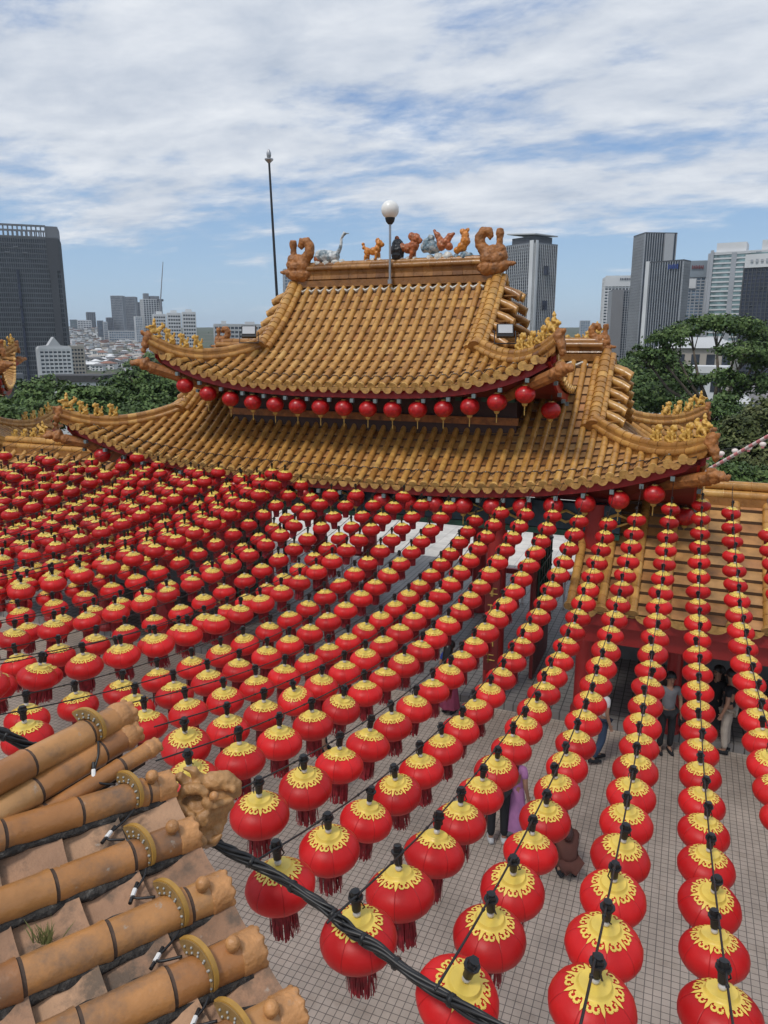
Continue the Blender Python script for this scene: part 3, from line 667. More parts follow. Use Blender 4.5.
mb = MB(); mb.box((-7.0, 17.7, 4.32), (11.8, 5.2, 0.08)); mb.build('ceiling', M_darkred, gate)
# lattice doors folded beside the middle columns
for x in (-2.9, -11.1):
    mb = MB(); mb.box((x, 17.2, 1.3), (0.08, 2.0, 3.2)); dr = mb.build('door_leaf', M_darkred, gate)
    mb = MB()
    for i in range(6): mb.box((x + .06, 16.4 + i * .32, 1.6), (0.03, 0.05, 2.2))
    for i in range(7): mb.box((x + .075, 17.2, .6 + i * .35), (0.03, 1.7, 0.04))
    mb.build('door_lattice', M_grn, dr)
# low red railing on the far side with white balusters
for (x0, x1) in ((-12.2, -8.9), (-5.1, -1.7)):
    r = empty('red_railing', ((x0 + x1) / 2, 21.4, FZ), 'red hand rail on white balusters at the far %s side of the gate' % ('left' if x0 < -9 else 'right'), 'railing')
    mb = MB(); mb.box(((x0 + x1) / 2, 21.4, FZ + 1.15), (x1 - x0, .12, .16)); mb.build('hand_rail', M_redp, r)
    mb = MB(); n = int((x1 - x0) / .3)
    for i in range(n + 1): mb.lathe([(.05, .17), (.035, .4), (.055, .6), (.035, .8), (.05, 1.1)], 8, (x0 + (x1 - x0) * i / n, 21.4, FZ))
    mb.build('balusters', M_whitewash, r)
M_dragc = (0.62,0.42,0.12)
# gold characters are too small to read on the column boards: plain gilt relief marks
for x in (-3.53, -10.47):
    mb = MB(); mb.box((x, 14.80, 1.6), (0.30, 0.03, 2.4)); b = mb.build('couplet_board', M_darkred, gate)
    mb = MB(); random.seed(int(abs(x) * 10))
    for i in range(6):
        z = 2.6 - i * .38
        for k in range(4):
            if k % 2: mb.box((x + random.uniform(-.03, .03), 14.775, z - .1 + k * .06), (0.17, 0.012, 0.02))
            else: mb.box((x + random.uniform(-.05, .05), 14.774, z), (0.02, 0.012, 0.2))
    mb.build('gilt_characters', M_gtassel, b)
random.seed(11)

# side wing roofs (single slope towards the court)
def wing(name, label, x0, x1, step, rr, ridge=(16.2, 4.33), eave=(13.6, 2.52), cap_r=0.1):
    e = empty(name, ((x0 + x1) / 2, ridge[0], FZ), label, 'wing')
    tiles, pans, caps = MB(), MB(), MB()
    def P(x, t, dz=0):
        y = ridge[0] + (eave[0] - ridge[0]) * t; z = ridge[1] + (eave[1] - ridge[1]) * (t * 1.12 - 0.12 * t * t); return Vector((x, y, z + dz))
    n = int((x1 - x0) / step)
    for i in range(n + 1):
        x = x0 + i * step
        barrel(tiles, [P(x, k / 10, .03) for k in range(11)], rr, 8)
        ep = P(x, 1.0, .04); g = (P(x, 1) - P(x, .95)).normalized(); caps.tube([ep - g * .06, ep - g * .02, ep + g * .03, ep + g * .031], [rr, rr * 1.35, rr * 1.35, rr * .9], 12)
        if i < n:
            for k in range(11):
                ta, tb = k / 11, (k + 1) / 11; rv = min(1, max(0, random.gauss(.55, .2)))
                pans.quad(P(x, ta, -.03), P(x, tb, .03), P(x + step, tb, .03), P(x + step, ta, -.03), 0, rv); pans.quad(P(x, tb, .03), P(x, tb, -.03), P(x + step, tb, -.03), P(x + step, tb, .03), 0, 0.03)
            xm = x + step / 2; w = step * .4; q = P(xm, 1, 0)
            pts = [q + Vector((w * math.cos(t), -.03, .01 + .16 * math.sin(t))) for t in [math.pi + math.pi * j / 10 for j in range(11)]]
            caps.poly(pts); caps.poly([p + Vector((0, .03, 0)) for p in reversed(pts)])
    ro = sharp(tiles.build('wing_roof', M_tile, e), 40); pans.build('pan_tiles', M_pan, ro); sharp(caps.build('eave_end_tiles', M_cap, ro), 45)
    m = MB(); L = x1 - x0
    for dz, r, dy in ((.10, .09, -.1), (.27, .095, 0), (.10, .09, .12)):
        A, B = [], []; k = int(L / .5)
        for i in range(k):
            a = x0 + L * i / k; w = L / k; A += [(a, ridge[0] + dy, ridge[1] + dz), (a + w * .95, ridge[0] + dy, ridge[1] + dz), (a + w * .96, ridge[0] + dy, ridge[1] + dz), (a + w * .999, ridge[0] + dy, ridge[1] + dz)]; B += [r, r, r * 1.1, r * 1.1]
        jr = [min(1, max(0, random.gauss(.55, .12))) for _ in range(k + 1)]; m.tube(A, B, 10, rfun=lambda i: jr[i // 4])
    m.box(((x0 + x1) / 2, ridge[0], ridge[1] - .05), (L, .34, .3), rnd=.2)
    sharp(m.build('wing_ridge', M_tile, e), 45)
    m = MB(); m.box(((x0 + x1) / 2, eave[0] + .1, eave[1] - .2), (L, .06, .22)); m.box(((x0 + x1) / 2, eave[0] + .32, eave[1] - .48), (L, .2, .45)); m.build('eave_board', M_redp, e)
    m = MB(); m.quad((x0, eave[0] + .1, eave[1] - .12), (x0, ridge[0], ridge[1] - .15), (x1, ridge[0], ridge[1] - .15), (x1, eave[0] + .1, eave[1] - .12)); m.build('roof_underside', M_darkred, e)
    m = MB(); m.quad((x0, ridge[0] + 3.0, eave[1] - .4), (x1, ridge[0] + 3.0, eave[1] - .4), (x1, ridge[0], ridge[1] - .02), (x0, ridge[0], ridge[1] - .02), 0, .4); m.build('rear_slope', M_pan, e)
    m = MB(); m.box(((x0 + x1) / 2, 18.4, 1.0), (L, .2, 3.0)); m.build('back_wall', M_grey, e)
    return e
wr = wing('side_wing', 'right side wing with a wide-spaced ochre tile roof and red fascia', -1.75, 9.0, 0.56, 0.085)
wl = wing('side_wing', 'left side wing with narrow ochre tile roof beyond the dense lantern field', -18.8, -12.4, 0.42, 0.08)
for (w, xsw) in ((wr, (0.2, 2.6, 5.0, 7.4)), (wl, (-18.4, -16.4, -14.4))):
    for x in xsw:
        c = MB(); c.lathe([(.2, 0), (.2, .1), (.15, .18), (.15, 2.4)], 14, (x, 14.95, FZ + .17)); c.build('column', M_redp, w)

# second hall far left: only its roof corners reach into the picture
hall = empty('neighbouring_hall', (-25.3, 16.1, FZ), 'neighbouring hall at the left edge with only its ochre roof corners showing', 'temple hall')
H1 = Roof(-25.3, 16.1, 6.19, 3.4, 5.75, 1.95, 3.7, 4.14, 0.9, 0.025, 1.5, 2.8); build_roof(hall, H1, 'lower_roof', rear=False, wallx=(4.0, 2.7, 3.2))
H2 = Roof(-25.3, 16.1, 8.95, 2.5, 4.65, 2.0, 3.5, 3.95, 1.02, 0.06, 1.25, 3.2); build_roof(hall, H2, 'upper_roof', rear=False, wallx=(2.7, 2.0, 6.3))
mb = MB(); mb.box((-25.3, 16.1, 2.3), (7.8, 5.0, 5.6)); mb.build('wall', M_darkred, hall)
mb = MB(); mb.box((-25.3, 16.1, 6.3), (5.0, 3.8, 1.8)); mb.build('upper_wall', M_darkred, hall)
hall.rotation_euler = (0, 0, R(45))

# lamp on the ridge, lightning rod, floodlights
p = Vector((ridge_x(390) * 17.42 / 17.7, 17.42, 8.80))
lp = empty('globe_lamp', p, 'white globe lamp on a thin grey pole in front of the roof ridge', 'lamp')
c = MB(); c.tube([p, p + Vector((0, 0, 1.42))], .03, 8); c.tube([p + Vector((0, 0, 0)), p + Vector((0, 0, .1))], .06, 8); c.build('pole', M_metal, lp)
c = MB(); c.lathe([(.05, 1.36), (.1, 1.42), (.12, 1.5), (.1, 1.52)], 14, p); sharp(c.build('collar', M_dkmetal, lp))
c = MB(); c.sphere(p + Vector((0, 0, 1.69)), .213, 24, 16); c.build('globe', M_globe, lp, smooth=True)
a = at(277.5, 305, 1.0) - camo.location; p = camo.location + a * (19.4 / a.y); a = at(269, 160, 1.0) - camo.location; q = camo.location + a * (19.4 / a.y)
rod = empty('lightning_rod', (p.x, p.y, FZ), 'tall thin dark lightning rod rising left of the gate roof', 'rod')
c = MB(); c.tube([(p.x, p.y, FZ), p, q], [.07, .042, .03], 8); c.build('pole', M_dkmetal, rod)
c = MB(); c.lathe([(.02, -.1), (.035, -.08), (.12, .0), (.12, .03), (.04, .05), (.06, .09), (.065, .18), (.03, .25), (.01, .28)], 12, q); sharp(c.build('rod_head', M_metal, rod))
for (u, v, lab, rz) in ((505, 331, 'floodlight with pale glass on the right end of the upper roof', 0.0), (249, 332, 'floodlight with pale glass on the left end of the upper roof', 0.1)):
    a = at(u, v, 1.0) - camo.location; p = camo.location + a * (15.4 / a.y)
    fl = empty('floodlight', p, lab, 'floodlight'); M = Matrix.Rotation(YAW * .9 + rz, 3, 'Z') @ Matrix.Rotation(R(-22), 3, 'X')
    c = MB(); c.box(p, (.34, .11, .27), M=M); c.box(p + M @ Vector((0, .09, 0)), (.3, .1, .2), M=M); c.build('housing', M_blackp, fl)
    c = MB(); c.box(p + M @ Vector((0, -.065, .02)), (.29, .012, .18), M=M); c.build('glass', M_lamp, fl)
    c = MB(); c.tube([p + M @ Vector((-.21, 0, 0)), p + M @ Vector((-.22, .02, -.26)), p + M @ Vector((.22, .02, -.26)), p + M @ Vector((.21, 0, 0))], .015, 6); c.build('bracket', M_dkmetal, fl)

# ------------------------------------------------------------------ city: towers, blocks, far houses
def glassmat(n, c, rough=0.22, var=0.6, vs=0.22): return mat(n, c, rough, var=var, vscale=vs, spec=0.6)
G_dark = glassmat('dark_glass', (0.035,0.042,0.055)); G_blue = glassmat('blue_glass', (0.13,0.19,0.26)); G_green = glassmat('green_glass', (0.16,0.24,0.25)); G_mid = glassmat('grey_glass', (0.045,0.056,0.075)); G_navy = glassmat('navy_glass', (0.02,0.025,0.05))
C_pale = mat('pale_concrete', (0.50,0.51,0.52), 0.7, vscale=.05); C_white = mat('tower_white', (0.62,0.63,0.64), 0.7, vscale=.05); C_grey = mat('tower_grey', (0.17,0.18,0.20), 0.7, vscale=.05); C_dk = mat('tower_dark', (0.055,0.06,0.07), 0.6, vscale=.05); C_beige = mat('tower_beige', (0.42,0.38,0.33), 0.7, vscale=.05)
C_fin = mat('tower_fin', (0.36,0.38,0.41), 0.5, vscale=.05)
def tower(name, label, u0, u1, vt, vb, D, glass, band, fl=20, mull=8, yaw=12, dep=0.6, bw=0.35, fin=None, cat='tower', group=None, cap=None, bproud=0.35):
    """tower block whose front spans columns u0..u1 at distance D, between rows vt and vb; floor bands and fins are real relief"""
    uu0, uu1 = u0, u1
    for it in range(4):
        um = (uu0 + uu1) / 2; top = at(um, vt, D); bot = at(um, vb, D); c = bot.copy()
        Wp = (uu1 - uu0) / F * D; az = math.atan2(-(top.x), top.y)
        ya = R(yaw); w = Wp / (abs(math.cos(ya)) + dep * abs(math.sin(ya))); d = w * dep; rz = az + ya
        h = top.z - bot.z; fwd = Vector((-math.sin(az), math.cos(az), 0)); c += fwd * (d * .5)
        us = [px((c.x + sx * w / 2 * math.cos(rz) - sy * d / 2 * math.sin(rz), c.y + sx * w / 2 * math.sin(rz) + sy * d / 2 * math.cos(rz), top.z))[0] for sx in (1, -1) for sy in (1, -1)]
        k_ = (u1 - u0) / (max(us) - min(us)); mid = (max(us) + min(us)) / 2
        uu0, uu1 = um + ((u0 + u1) / 2 - mid) - (uu1 - uu0) / 2 * k_, um + ((u0 + u1) / 2 - mid) + (uu1 - uu0) / 2 * k_
    zg = terrain_z(c.x, c.y); z0 = min(zg - 2, bot.z)
    e = empty(name, (c.x, c.y, max(zg, z0)), label, cat, group)
    X = Vector((math.cos(rz), math.sin(rz), 0)); Y = Vector((-math.sin(rz), math.cos(rz), 0)); zt = top.z; H = zt - z0
    m = MB(); m.box((c.x, c.y, (zt + z0) / 2), (w, d, H), rz); m.build('glass_walls', glass, e)
    m = MB(); fh = h / fl; k = int(H / fh)
    for i in range(k): m.box((c.x, c.y, zt - fh * (i + .02) - fh * bw / 2), (w + 2 * bproud, d + 2 * bproud, fh * bw), rz)
    m.box((c.x, c.y, zt + .3), (w + 2 * bproud + .2, d + 2 * bproud + .2, .9), rz)
    if bw > 0: m.build('floor_bands', band, e)
    if mull:
        m = MB(); nn = mull; nd = max(2, int(mull * dep))
        for i in range(nn + 1):
            x = -w / 2 + w * i / nn
            for s_ in (1, -1): p = c + X * x + Y * (s_ * (d / 2 + bproud)); m.box((p.x, p.y, (zt + z0) / 2), (w / nn * .22, .5, H), rz)
        for i in range(nd + 1):
            y = -d / 2 + d * i / nd
            for s_ in (1, -1): p = c + Y * y + X * (s_ * (w / 2 + bproud)); m.box((p.x, p.y, (zt + z0) / 2), (.5, d / nd * .22, H), rz)
        m.build('facade_fins', fin or band, e)
    if cap:
        m = MB()
        for (fx, fy, fw, fd, hh) in cap:
            p = c + X * (fx * w) + Y * (fy * d); m.box((p.x, p.y, zt + hh / 2 + .6), (fw * w, fd * d, hh), rz)
        m.build('roof_plant', band, e)
    return e, c, X, Y, w, d, zt, z0, rz
def fpanel(T, name, m, x0, x1, za, zb, proud=0.9, side='front', parent=None):
    e, c, X, Y, w, d, zt, z0, rz = T; b = MB()
    if side == 'front': p = c + X * ((x0 + x1) / 2 * w) - Y * (d / 2 + proud); b.box((p.x, p.y, (za + zb) / 2), ((x1 - x0) * w, .5, zb - za), rz)
    else:
        sgn = 1 if side == 'right' else -1
        p = c + Y * ((x0 + x1) / 2 * d) + X * (sgn * (w / 2 + proud)); b.box((p.x, p.y, (za + zb) / 2), (.5, (x1 - x0) * d, zb - za), rz)
    return b.build(name, m, parent or e)

T = tower('office_tower', 'huge dark gridded tower with open roof frame at the left edge', -30, 60, 242, 402, 420, G_dark, mat('tower_frame', (0.13,0.14,0.155), .6, vscale=.05), 34, 40, -4, 0.5, .28)
e, c, X, Y, w, d, zt, z0, rz = T
fpanel(T, 'dark_side_bay', C_dk, .37, .46, z0, zt - 17, 1.3); fpanel(T, 'crown_bay', C_dk, .36, .5, zt - 17, zt, 1.3); fpanel(T, 'dark_slot', G_navy, -.02, .01, z0, zt - 17, 1.2)
m = MB()
for i in range(17):
    x = -.5 + .86 * i / 16
    for s_ in (-.5, .5): p = c + X * (x * w) + Y * (s_ * d * .98); m.box((p.x, p.y, zt + 3), (.7, .7, 6), rz)
for s_ in (-.5, .5): p = c + X * (-.07 * w) + Y * (s_ * d * .98); m.box((p.x, p.y, zt + 6.2), (.87 * w, .9, 1.0), rz)
p = c + X * (.43 * w); m.box((p.x, p.y, zt + 2.8), (.15 * w, d, 7), rz); m.build('roof_frame', C_grey, e)
m = MB()
for i in range(6): p = c + X * ((-.4 + .1 * i) * w) - Y * (d / 2 + 1.5); m.box((p.x, p.y, zt - 5 - (i % 2) * 3), (.06 * w, .3, .5), rz)
m.build('louvre_strips', C_grey, e)
T = tower('apartment_block', 'white apartment block with small gable in front of the dark tower', 37, 70, 349, 392, 330, G_mid, C_white, 11, 7, 8, .6, .55, C_white, cat='apartment block')
e, c, X, Y, w, d, zt, z0, rz = T; m = MB(); Mx = Matrix((X, Y, Vector((0, 0, 1)))).transposed().to_4x4(); Mx.translation = Vector((c.x, c.y, zt))
m.prism([(-.5 * w, 0), (.5 * w, 0), (.5 * w, 1.2), (.2 * w, 1.6), (0, 5.2), (-.2 * w, 1.6), (-.5 * w, 1.2)], d, Mx); m.build('gable_roof', C_pale, e)
tower('apartment_block', 'beige slab block just right of the white gabled apartments', 69, 83, 347, 392, 380, G_mid, C_beige, 12, 4, 10, .7, .5, cat='apartment block')
tower('concrete_block', 'grey concrete block under the dark tower at the left edge', 3, 22, 375, 410, 300, G_dark, C_grey, 6, 5, 5, .6, .5, cat='building')
tower('office_tower', 'left of the twin dark far towers', 110.5, 124.5, 296.5, 336, 1500, G_mid, C_fin, 24, 9, -18, .8, .18)
tower('office_tower', 'right of the twin dark far towers', 125.0, 137, 297.5, 336, 1550, G_mid, C_fin, 24, 8, -18, .8, .18)
tower('office_block', 'low dark block standing just left of the twin far towers', 106, 113, 318, 337, 1480, G_mid, C_grey, 10, 4, 10, .8, .3)
tower('office_block', 'small blue grey block left of the low dark one', 97, 103, 321, 337, 1480, G_blue, C_grey, 8, 4, 10, .8, .3)
tower('office_block', 'pale narrow block beside the blue grey far block', 103, 107, 322, 337, 1460, G_blue, C_pale, 8, 3, 10, .8, .4)
tower('podium_block', 'long low grey podium beneath the twin far towers', 108, 136, 331, 338, 1440, G_blue, C_pale, 3, 12, 5, .5, .35, cat='building')
T = tower('residential_tower', 'far white ribbed tower block with tower crane', 140, 161, 300, 340, 1250, G_mid, C_pale, 22, 7, 14, .7, .3, C_white)
e, c, X, Y, w, d, zt, z0, rz = T; m = MB(); p = c + X * (-.25 * w); m.box((p.x, p.y, zt + 5), (w * .25, d * .5, 10), rz); p = c + X * (.2 * w); m.box((p.x, p.y, zt + 3), (w * .5, d * .6, 6), rz); m.build('roof_plant', C_grey, e)
tower('residential_tower', 'short pale slab left of the far ribbed tower', 134, 142, 317, 340, 1230, G_blue, C_white, 14, 4, 14, .8, .4)
tower('residential_tower', 'grey tower partly behind the far ribbed tower', 136.5, 143, 303, 338, 1400, G_mid, C_grey, 20, 4, 14, .8, .3)
b = at(162.5, 330, 1245); zz_ = at(162.5, 300, 1245).z
cr = empty('tower_crane', (b.x, b.y, terrain_z(b.x, b.y)), 'thin tower crane with upright jib beside the far white tower', 'crane')
m = MB(); t0 = Vector((b.x, b.y, zz_)); m.box((b.x, b.y, (zz_ + b.z) / 2), (3, 3, zz_ - b.z)); m.build('mast', C_grey, cr)
m = MB(); m.tube([t0, at(163, 262, 1245)], [1.0, .6], 6); m.build('jib', C_grey, cr)
m = MB(); q = at(160, 301, 1245); m.box(t0.lerp(q, .5), (abs(q.x - t0.x) + 3, 3, 3.5)); m.build('counterweight', C_dk, cr)
for (u0, u1, vt, lab) in ((153, 165, 315, 'left of three white slab blocks above the roof corner'), (167, 180, 314, 'middle of three white slab blocks above the roof corner'), (182, 195, 313, 'right of three white slab blocks above the roof corner')):
    tower('apartment_block', lab, u0, u1, vt, 352, 700, G_mid, C_white, 11, 5, 6, .6, .5, C_white, cat='apartment block', cap=[(0, 0, .5, .5, 2.5)])
tower('office_block', 'small dark far twin block on the hill crest', 86, 95, 312.5, 323, 1900, G_dark, C_grey, 8, 4, 10, .8, .2)
tower('apartment_block', 'small white block below the hill crest', 77, 91, 320.5, 331, 1700, G_mid, C_white, 6, 5, 4, .5, .5, cat='apartment block')
tower('office_block', 'small green far block right beside the dark tower', 70, 77, 320, 332, 1700, G_green, C_grey, 7, 4, 4, .8, .3)
tower('apartment_block', 'pale long block behind the left floodlight', 214, 262, 325, 350, 600, G_mid, C_pale, 6, 12, 3, .3, .45, cat='apartment block', cap=[(-.3, 0, .1, .6, 2.5), (.25, 0, .2, .6, 2)])
tower('office_tower', 'blue glass tower peeping out behind the left ridge dragon', 283, 297, 271, 345, 900, G_blue, C_fin, 24, 5, 10, .8, .3)
T = tower('residential_tower', 'tall grey and white tower with canopy roof behind the right ridge dragon', 507, 557, 247, 345, 550, G_dark, C_grey, 32, 14, -42, .9, .28, C_pale)
e, c, X, Y, w, d, zt, z0, rz = T
fpanel(T, 'white_corner', C_white, .37, .50, z0, zt + 2, 1.2) ; fpanel(T, 'white_corner', C_white, -.5, -.40, z0, zt + 2, 1.2, 'right')
for k_, (a_, b_) in enumerate(((.22, .32), (.60, .70))):
    h_ = zt - z0; hb = zt - (at(530, 345, 550).z)
    fpanel(T, 'sky_garden_void', G_navy, -.12, .10, zt - .9 * hb * b_ - 1, zt - .9 * hb * a_ - 1, 1.5, 'right')
m = MB(); m.box((c.x, c.y, zt + 3), (w * .8, d * .8, 5), rz); m.build('roof_plant', C_dk, e)
m = MB(); Mc = Matrix.Rotation(rz, 3, 'Z') @ Matrix.Rotation(R(5), 3, 'Y'); m.box((c.x, c.y, zt + 7.5), (w * 1.02, d * 1.02, .8), M=Mc); m.build('canopy', C_pale, e)
T = tower('office_tower', 'pale banded tower left of the tall dark finned towers', 603, 633, 279, 350, 800, G_mid, C_white, 24, 8, 8, .7, .45)
e = T[0]; fpanel(T, 'roof_sign_panel', C_white, -.5, .5, T[6] - 9, T[6] + 2, 1.0); m = MB(); c = T[1]
for i in range(7): p = c + T[2] * ((.05 + i * .06) * T[4]) - T[3] * (T[5] / 2 + 1.9); m.box((p.x, p.y, T[6] - 1.6), (.035 * T[4], .2, 2.4 - (i % 3) * .4), T[8])
m.build('roof_lettering', G_navy, e)
T = tower('office_tower', 'plain grey tower in front of the pale banded one', 609.5, 633, 292, 360, 600, G_mid, C_grey, 28, 9, 10, .8, .3, C_fin)
fpanel(T, 'grey_wall', mat('mid_grey', (0.22,0.22,0.23), .7), -.5, .05, T[7], T[6] + 1, 1.1)
T = tower('office_tower', 'tallest dark tower with pale vertical fins and light panel', 634.5, 676.5, 237.5, 355, 520, G_mid, C_dk, 40, 13, 24, .8, .12, C_fin)
fpanel(T, 'light_panel', mat('light_panel', (0.42,0.43,0.45), .6), .12, .40, T[6] - 24, T[6], 1.2)
T = tower('office_tower', 'dark finned tower with white corner edge in front of the tallest', 648.5, 690, 264, 356, 450, G_mid, C_dk, 34, 14, -24, .45, .10, C_fin)
m = MB(); c = T[1]; p = c - T[2] * (T[4] / 2) - T[3] * (T[5] / 2); m.box((p.x, p.y, (T[6] + T[7]) / 2), (2.2, 2.2, T[6] - T[7] + 2), T[8]); m.build('white_corner', C_white, T[0])
m = MB()
for i in range(6): p = c + T[2] * ((.12 + i * .05) * T[4]) - T[3] * (T[5] / 2 + 1.2); m.box((p.x, p.y, T[6] - 3), (.036 * T[4], .25, 3.0 - .8 * (i in (1, 2, 4))), T[8])
m.build('roof_lettering', mat('sign_blue', (0.02,0.05,0.22), .5), T[0])
T = tower('office_tower', 'blue grey glass tower with dark red roof sign', 683, 711.5, 263.5, 340, 560, G_blue, C_fin, 26, 6, 6, .7, .35)
fpanel(T, 'sign_wall', mat('sign_wall', (0.23,0.27,0.31), .6), -.5, .5, T[6] - 11, T[6] + .5, 1.0); fpanel(T, 'white_panel', C_white, -.42, -.02, T[6] - 19, T[6] - 12, 1.2)
m = MB(); c = T[1]
for i in range(7): p = c + T[2] * ((-.2 + i * .065) * T[4]) - T[3] * (T[5] / 2 + 1.9); m.box((p.x, p.y, T[6] - 4), (.045 * T[4], .25, 2.6 - .6 * (i % 2)), T[8])
m.build('roof_lettering', mat('sign_red', (0.16,0.03,0.03), .5), T[0])
T = tower('office_tower', 'wide pale green glass tower with white floor bands at the right', 711, 785, 254, 345, 540, G_green, C_white, 20, 3, -5, .5, .34, C_fin, cap=[(-.22, 0, .42, .8, 6.5), (.35, 0, .3, .8, 7)])
fpanel(T, 'glass_slot', G_green, .06, .34, T[6] - 20, T[6] - 1, 1.1); fpanel(T, 'grey_edge', C_fin, -.5, -.455, T[7], T[6] + 2, 1.3)
T = tower('office_tower', 'dark tower with white sign band at the right edge', 745, 800, 265, 345, 440, G_navy, C_dk, 22, 12, -8, .6, .2)
fpanel(T, 'sign_band', C_white, -.5, .5, T[6] - 2, T[6] + 5.5, 1.0); m = MB(); c = T[1]
for i in range(6): p = c + T[2] * ((-.36 + i * .1) * T[4]) - T[3] * (T[5] / 2 + 1.9); m.box((p.x, p.y, T[6] + 1.8), (.05 * T[4], .25, 1.3 + .5 * (i % 2)), T[8])
m.build('roof_lettering', C_fin, T[0])
tower('office_block', 'tiny blue far tower seen between the roof figures', 580, 590, 321, 338, 1500, G_blue, C_fin, 10, 4, 8, .8, .3)
tower('office_block', 'tiny grey far tower beside the blue one', 591, 600, 325, 338, 1500, G_mid, C_fin, 8, 4, 8, .8, .3)
# buildings close behind the trees
def house(name, label, u, v, D, w, d, h, rh, wallm, roofm, rz=0.0, cat='house', flat=False, group=None, parts=True):
    p = at(u, v, D); b = Vector((p.x, p.y, p.z)); zg = min(terrain_z(p.x, p.y), p.z - 1)
    e = empty(name, (p.x, p.y, zg), label, cat, group); m = MB(); m.box((p.x, p.y, (p.z + zg) / 2), (w, d, p.z - zg), rz); m.build('walls', wallm, e)
    m = MB(); co, si = math.cos(rz), math.sin(rz)
    def q(x, y, z): return (p.x + x * co - y * si, p.y + x * si + y * co, p.z + z)
    if flat: m.box((p.x, p.y, p.z + rh / 2), (w * 1.06, d * 1.1, rh), rz)
    else:
        W2, D2 = w * .56, d * .58; r = max(0, W2 - D2)
        A, B, C_, D_ = q(-W2, -D2, 0), q(W2, -D2, 0), q(W2, D2, 0), q(-W2, D2, 0); E1, E2 = q(-r, 0, rh), q(r, 0, rh)
        m.poly([A, B, E2, E1]); m.poly([C_, D_, E1, E2]); m.poly([B, C_, E2]); m.poly([D_, A, E1]); m.poly([D_, C_, B, A])
    m.build('roof', roofm, e)
    if parts:
        nw = max(2, int(w / 3))
        for i in range(nw):
            m = MB(); x = -w / 2 + w * (i + .5) / nw; a = q(x, -d / 2 - .04, -h * .45); m.box(a, (w / nw * .55, .1, h * .45), rz); m.build('window', G_dark, e)
    return e
M_roofgrey = mat('roof_grey', (0.16,0.155,0.16), .7, var=.3, vscale=1.5); M_roofred = mat('roof_red', (0.26,0.12,0.08), .7, var=.3, vscale=1.2); M_roofdark = mat('roof_dark', (0.05,0.048,0.05), .7, var=.3)
house('flat_roof_building', 'low white building with wide dark flat roof among the left trees', 80, 381, 190, 15, 9, 4, 1.6, C_white, M_roofdark, R(18), cat='building', flat=True)
house('red_roof_house', 'house with faded red roof at the left edge trees', 6, 406, 120, 9, 7, 3, 3, C_pale, M_roofred, R(30))
house('white_building', 'white building half hidden behind the umbrella tree', 692, 372, 140, 12, 8, 5, 1.2, C_white, C_white, R(-5), cat='building', flat=True)
house('beige_building', 'beige building with grey roof behind the umbrella tree top', 700, 348, 170, 16, 9, 6, 2.4, C_beige, C_pale, R(-10), cat='building')
house('grey_roof_house', 'house with steep grey roof at the right edge below the umbrella tree', 757, 402, 95, 6.5, 5, 3, 2.1, C_white, M_roofgrey, R(-15))
house('white_gable_house', 'small white gable beside the steep grey roof', 742, 403, 92, 2.6, 2.6, 2, 1.2, C_white, C_pale, R(-10))
# hillside town: every house a thing of its own
random.seed(5)
M_rw = mat('roof_bright', (0.74,0.74,0.74), .6); wallm = [M_rw, C_white, C_beige, M_rw]; roofm = [M_roofred, M_roofgrey, C_white, M_roofred, M_roofdark, M_rw, M_roofgrey, C_beige]
hm = []
for i in range(8):
    m = MB(); m.box((0, 0, 2.6), (9, 7, 7.2)); m.f = m.f; W2, D2, r = 5.2, 4.3, 1.4 + i % 3
    q0 = len(m.f)
    A, B, C_, D_ = (-W2, -D2, 6.0), (W2, -D2, 6.0), (W2, D2, 6.0), (-W2, D2, 6.0); E1, E2 = (-r, 0, 8.3), (r, 0, 8.3)
    for pl in ([A, B, E2, E1], [C_, D_, E1, E2], [B, C_, E2], [D_, A, E1]): m.poly(pl, 1)
    for x in (-3, 0, 3): m.box((x, -3.5, 4), (1.5, .12, 1.6), mi=2); m.box((x, -3.5, 1.2), (1.5, .12, 1.6), mi=2)
    o = m.build('far_house', [wallm[i % 4], roofm[i % 8], G_dark]); hm.append(o.data); bpy.data.objects.remove(o)
cnt = 0; D = 560.0
while D < 1900 and cnt < 290:
    u = random.uniform(60, 172); P = at(u, 400, D); x, y = P.x, P.y; z = terrain_z(x, y); pu, pv, _ = px((x, y, z + 4))
    D += random.uniform(.4, 4.4)
    if random.random() < .12: continue
    if D > 1300: break
    o = bpy.data.objects.new('far_house', random.choice(hm)); COL.objects.link(o); o.location = (x, y, z); o.rotation_euler = (0, 0, random.choice((.2, .9, 1.5, -.4, .4)) + random.uniform(-.2, .2)); s_ = random.uniform(.55, .95); o.scale = (s_ * random.uniform(.9, 1.5), s_, s_ * random.uniform(.7, 1.0))
    tag(o, 'small pale house in the hillside town left of the gate roof', 'house', 'houses of the hillside town'); cnt += 1

m = MB(); D = 900.0
for i in range(620):                                     # beyond the first few hundred the town reads as one mass
    D = 1000 + 900 * random.random() ** .8; P = at(random.uniform(55, 178), 400, D); x, y = P.x, P.y; z = terrain_z(x, y); a = random.uniform(0, 3.1); w = random.uniform(5, 12); d = random.uniform(5, 8); h = random.uniform(3, 8)
    m.box((x, y, z + h / 2 - 1), (w, d, h + 2), a, mi=random.choice((0, 0, 1))); m.box((x, y, z + h + .5), (w * 1.06, d * 1.06, 1.2), a, mi=random.choice((0, 2, 3, 4)))
tag(m.build('distant_houses', [C_white, C_beige, M_roofgrey, M_roofred, M_rw]), 'far off mass of tiny pale houses climbing the hillside', 'houses', kind='stuff')

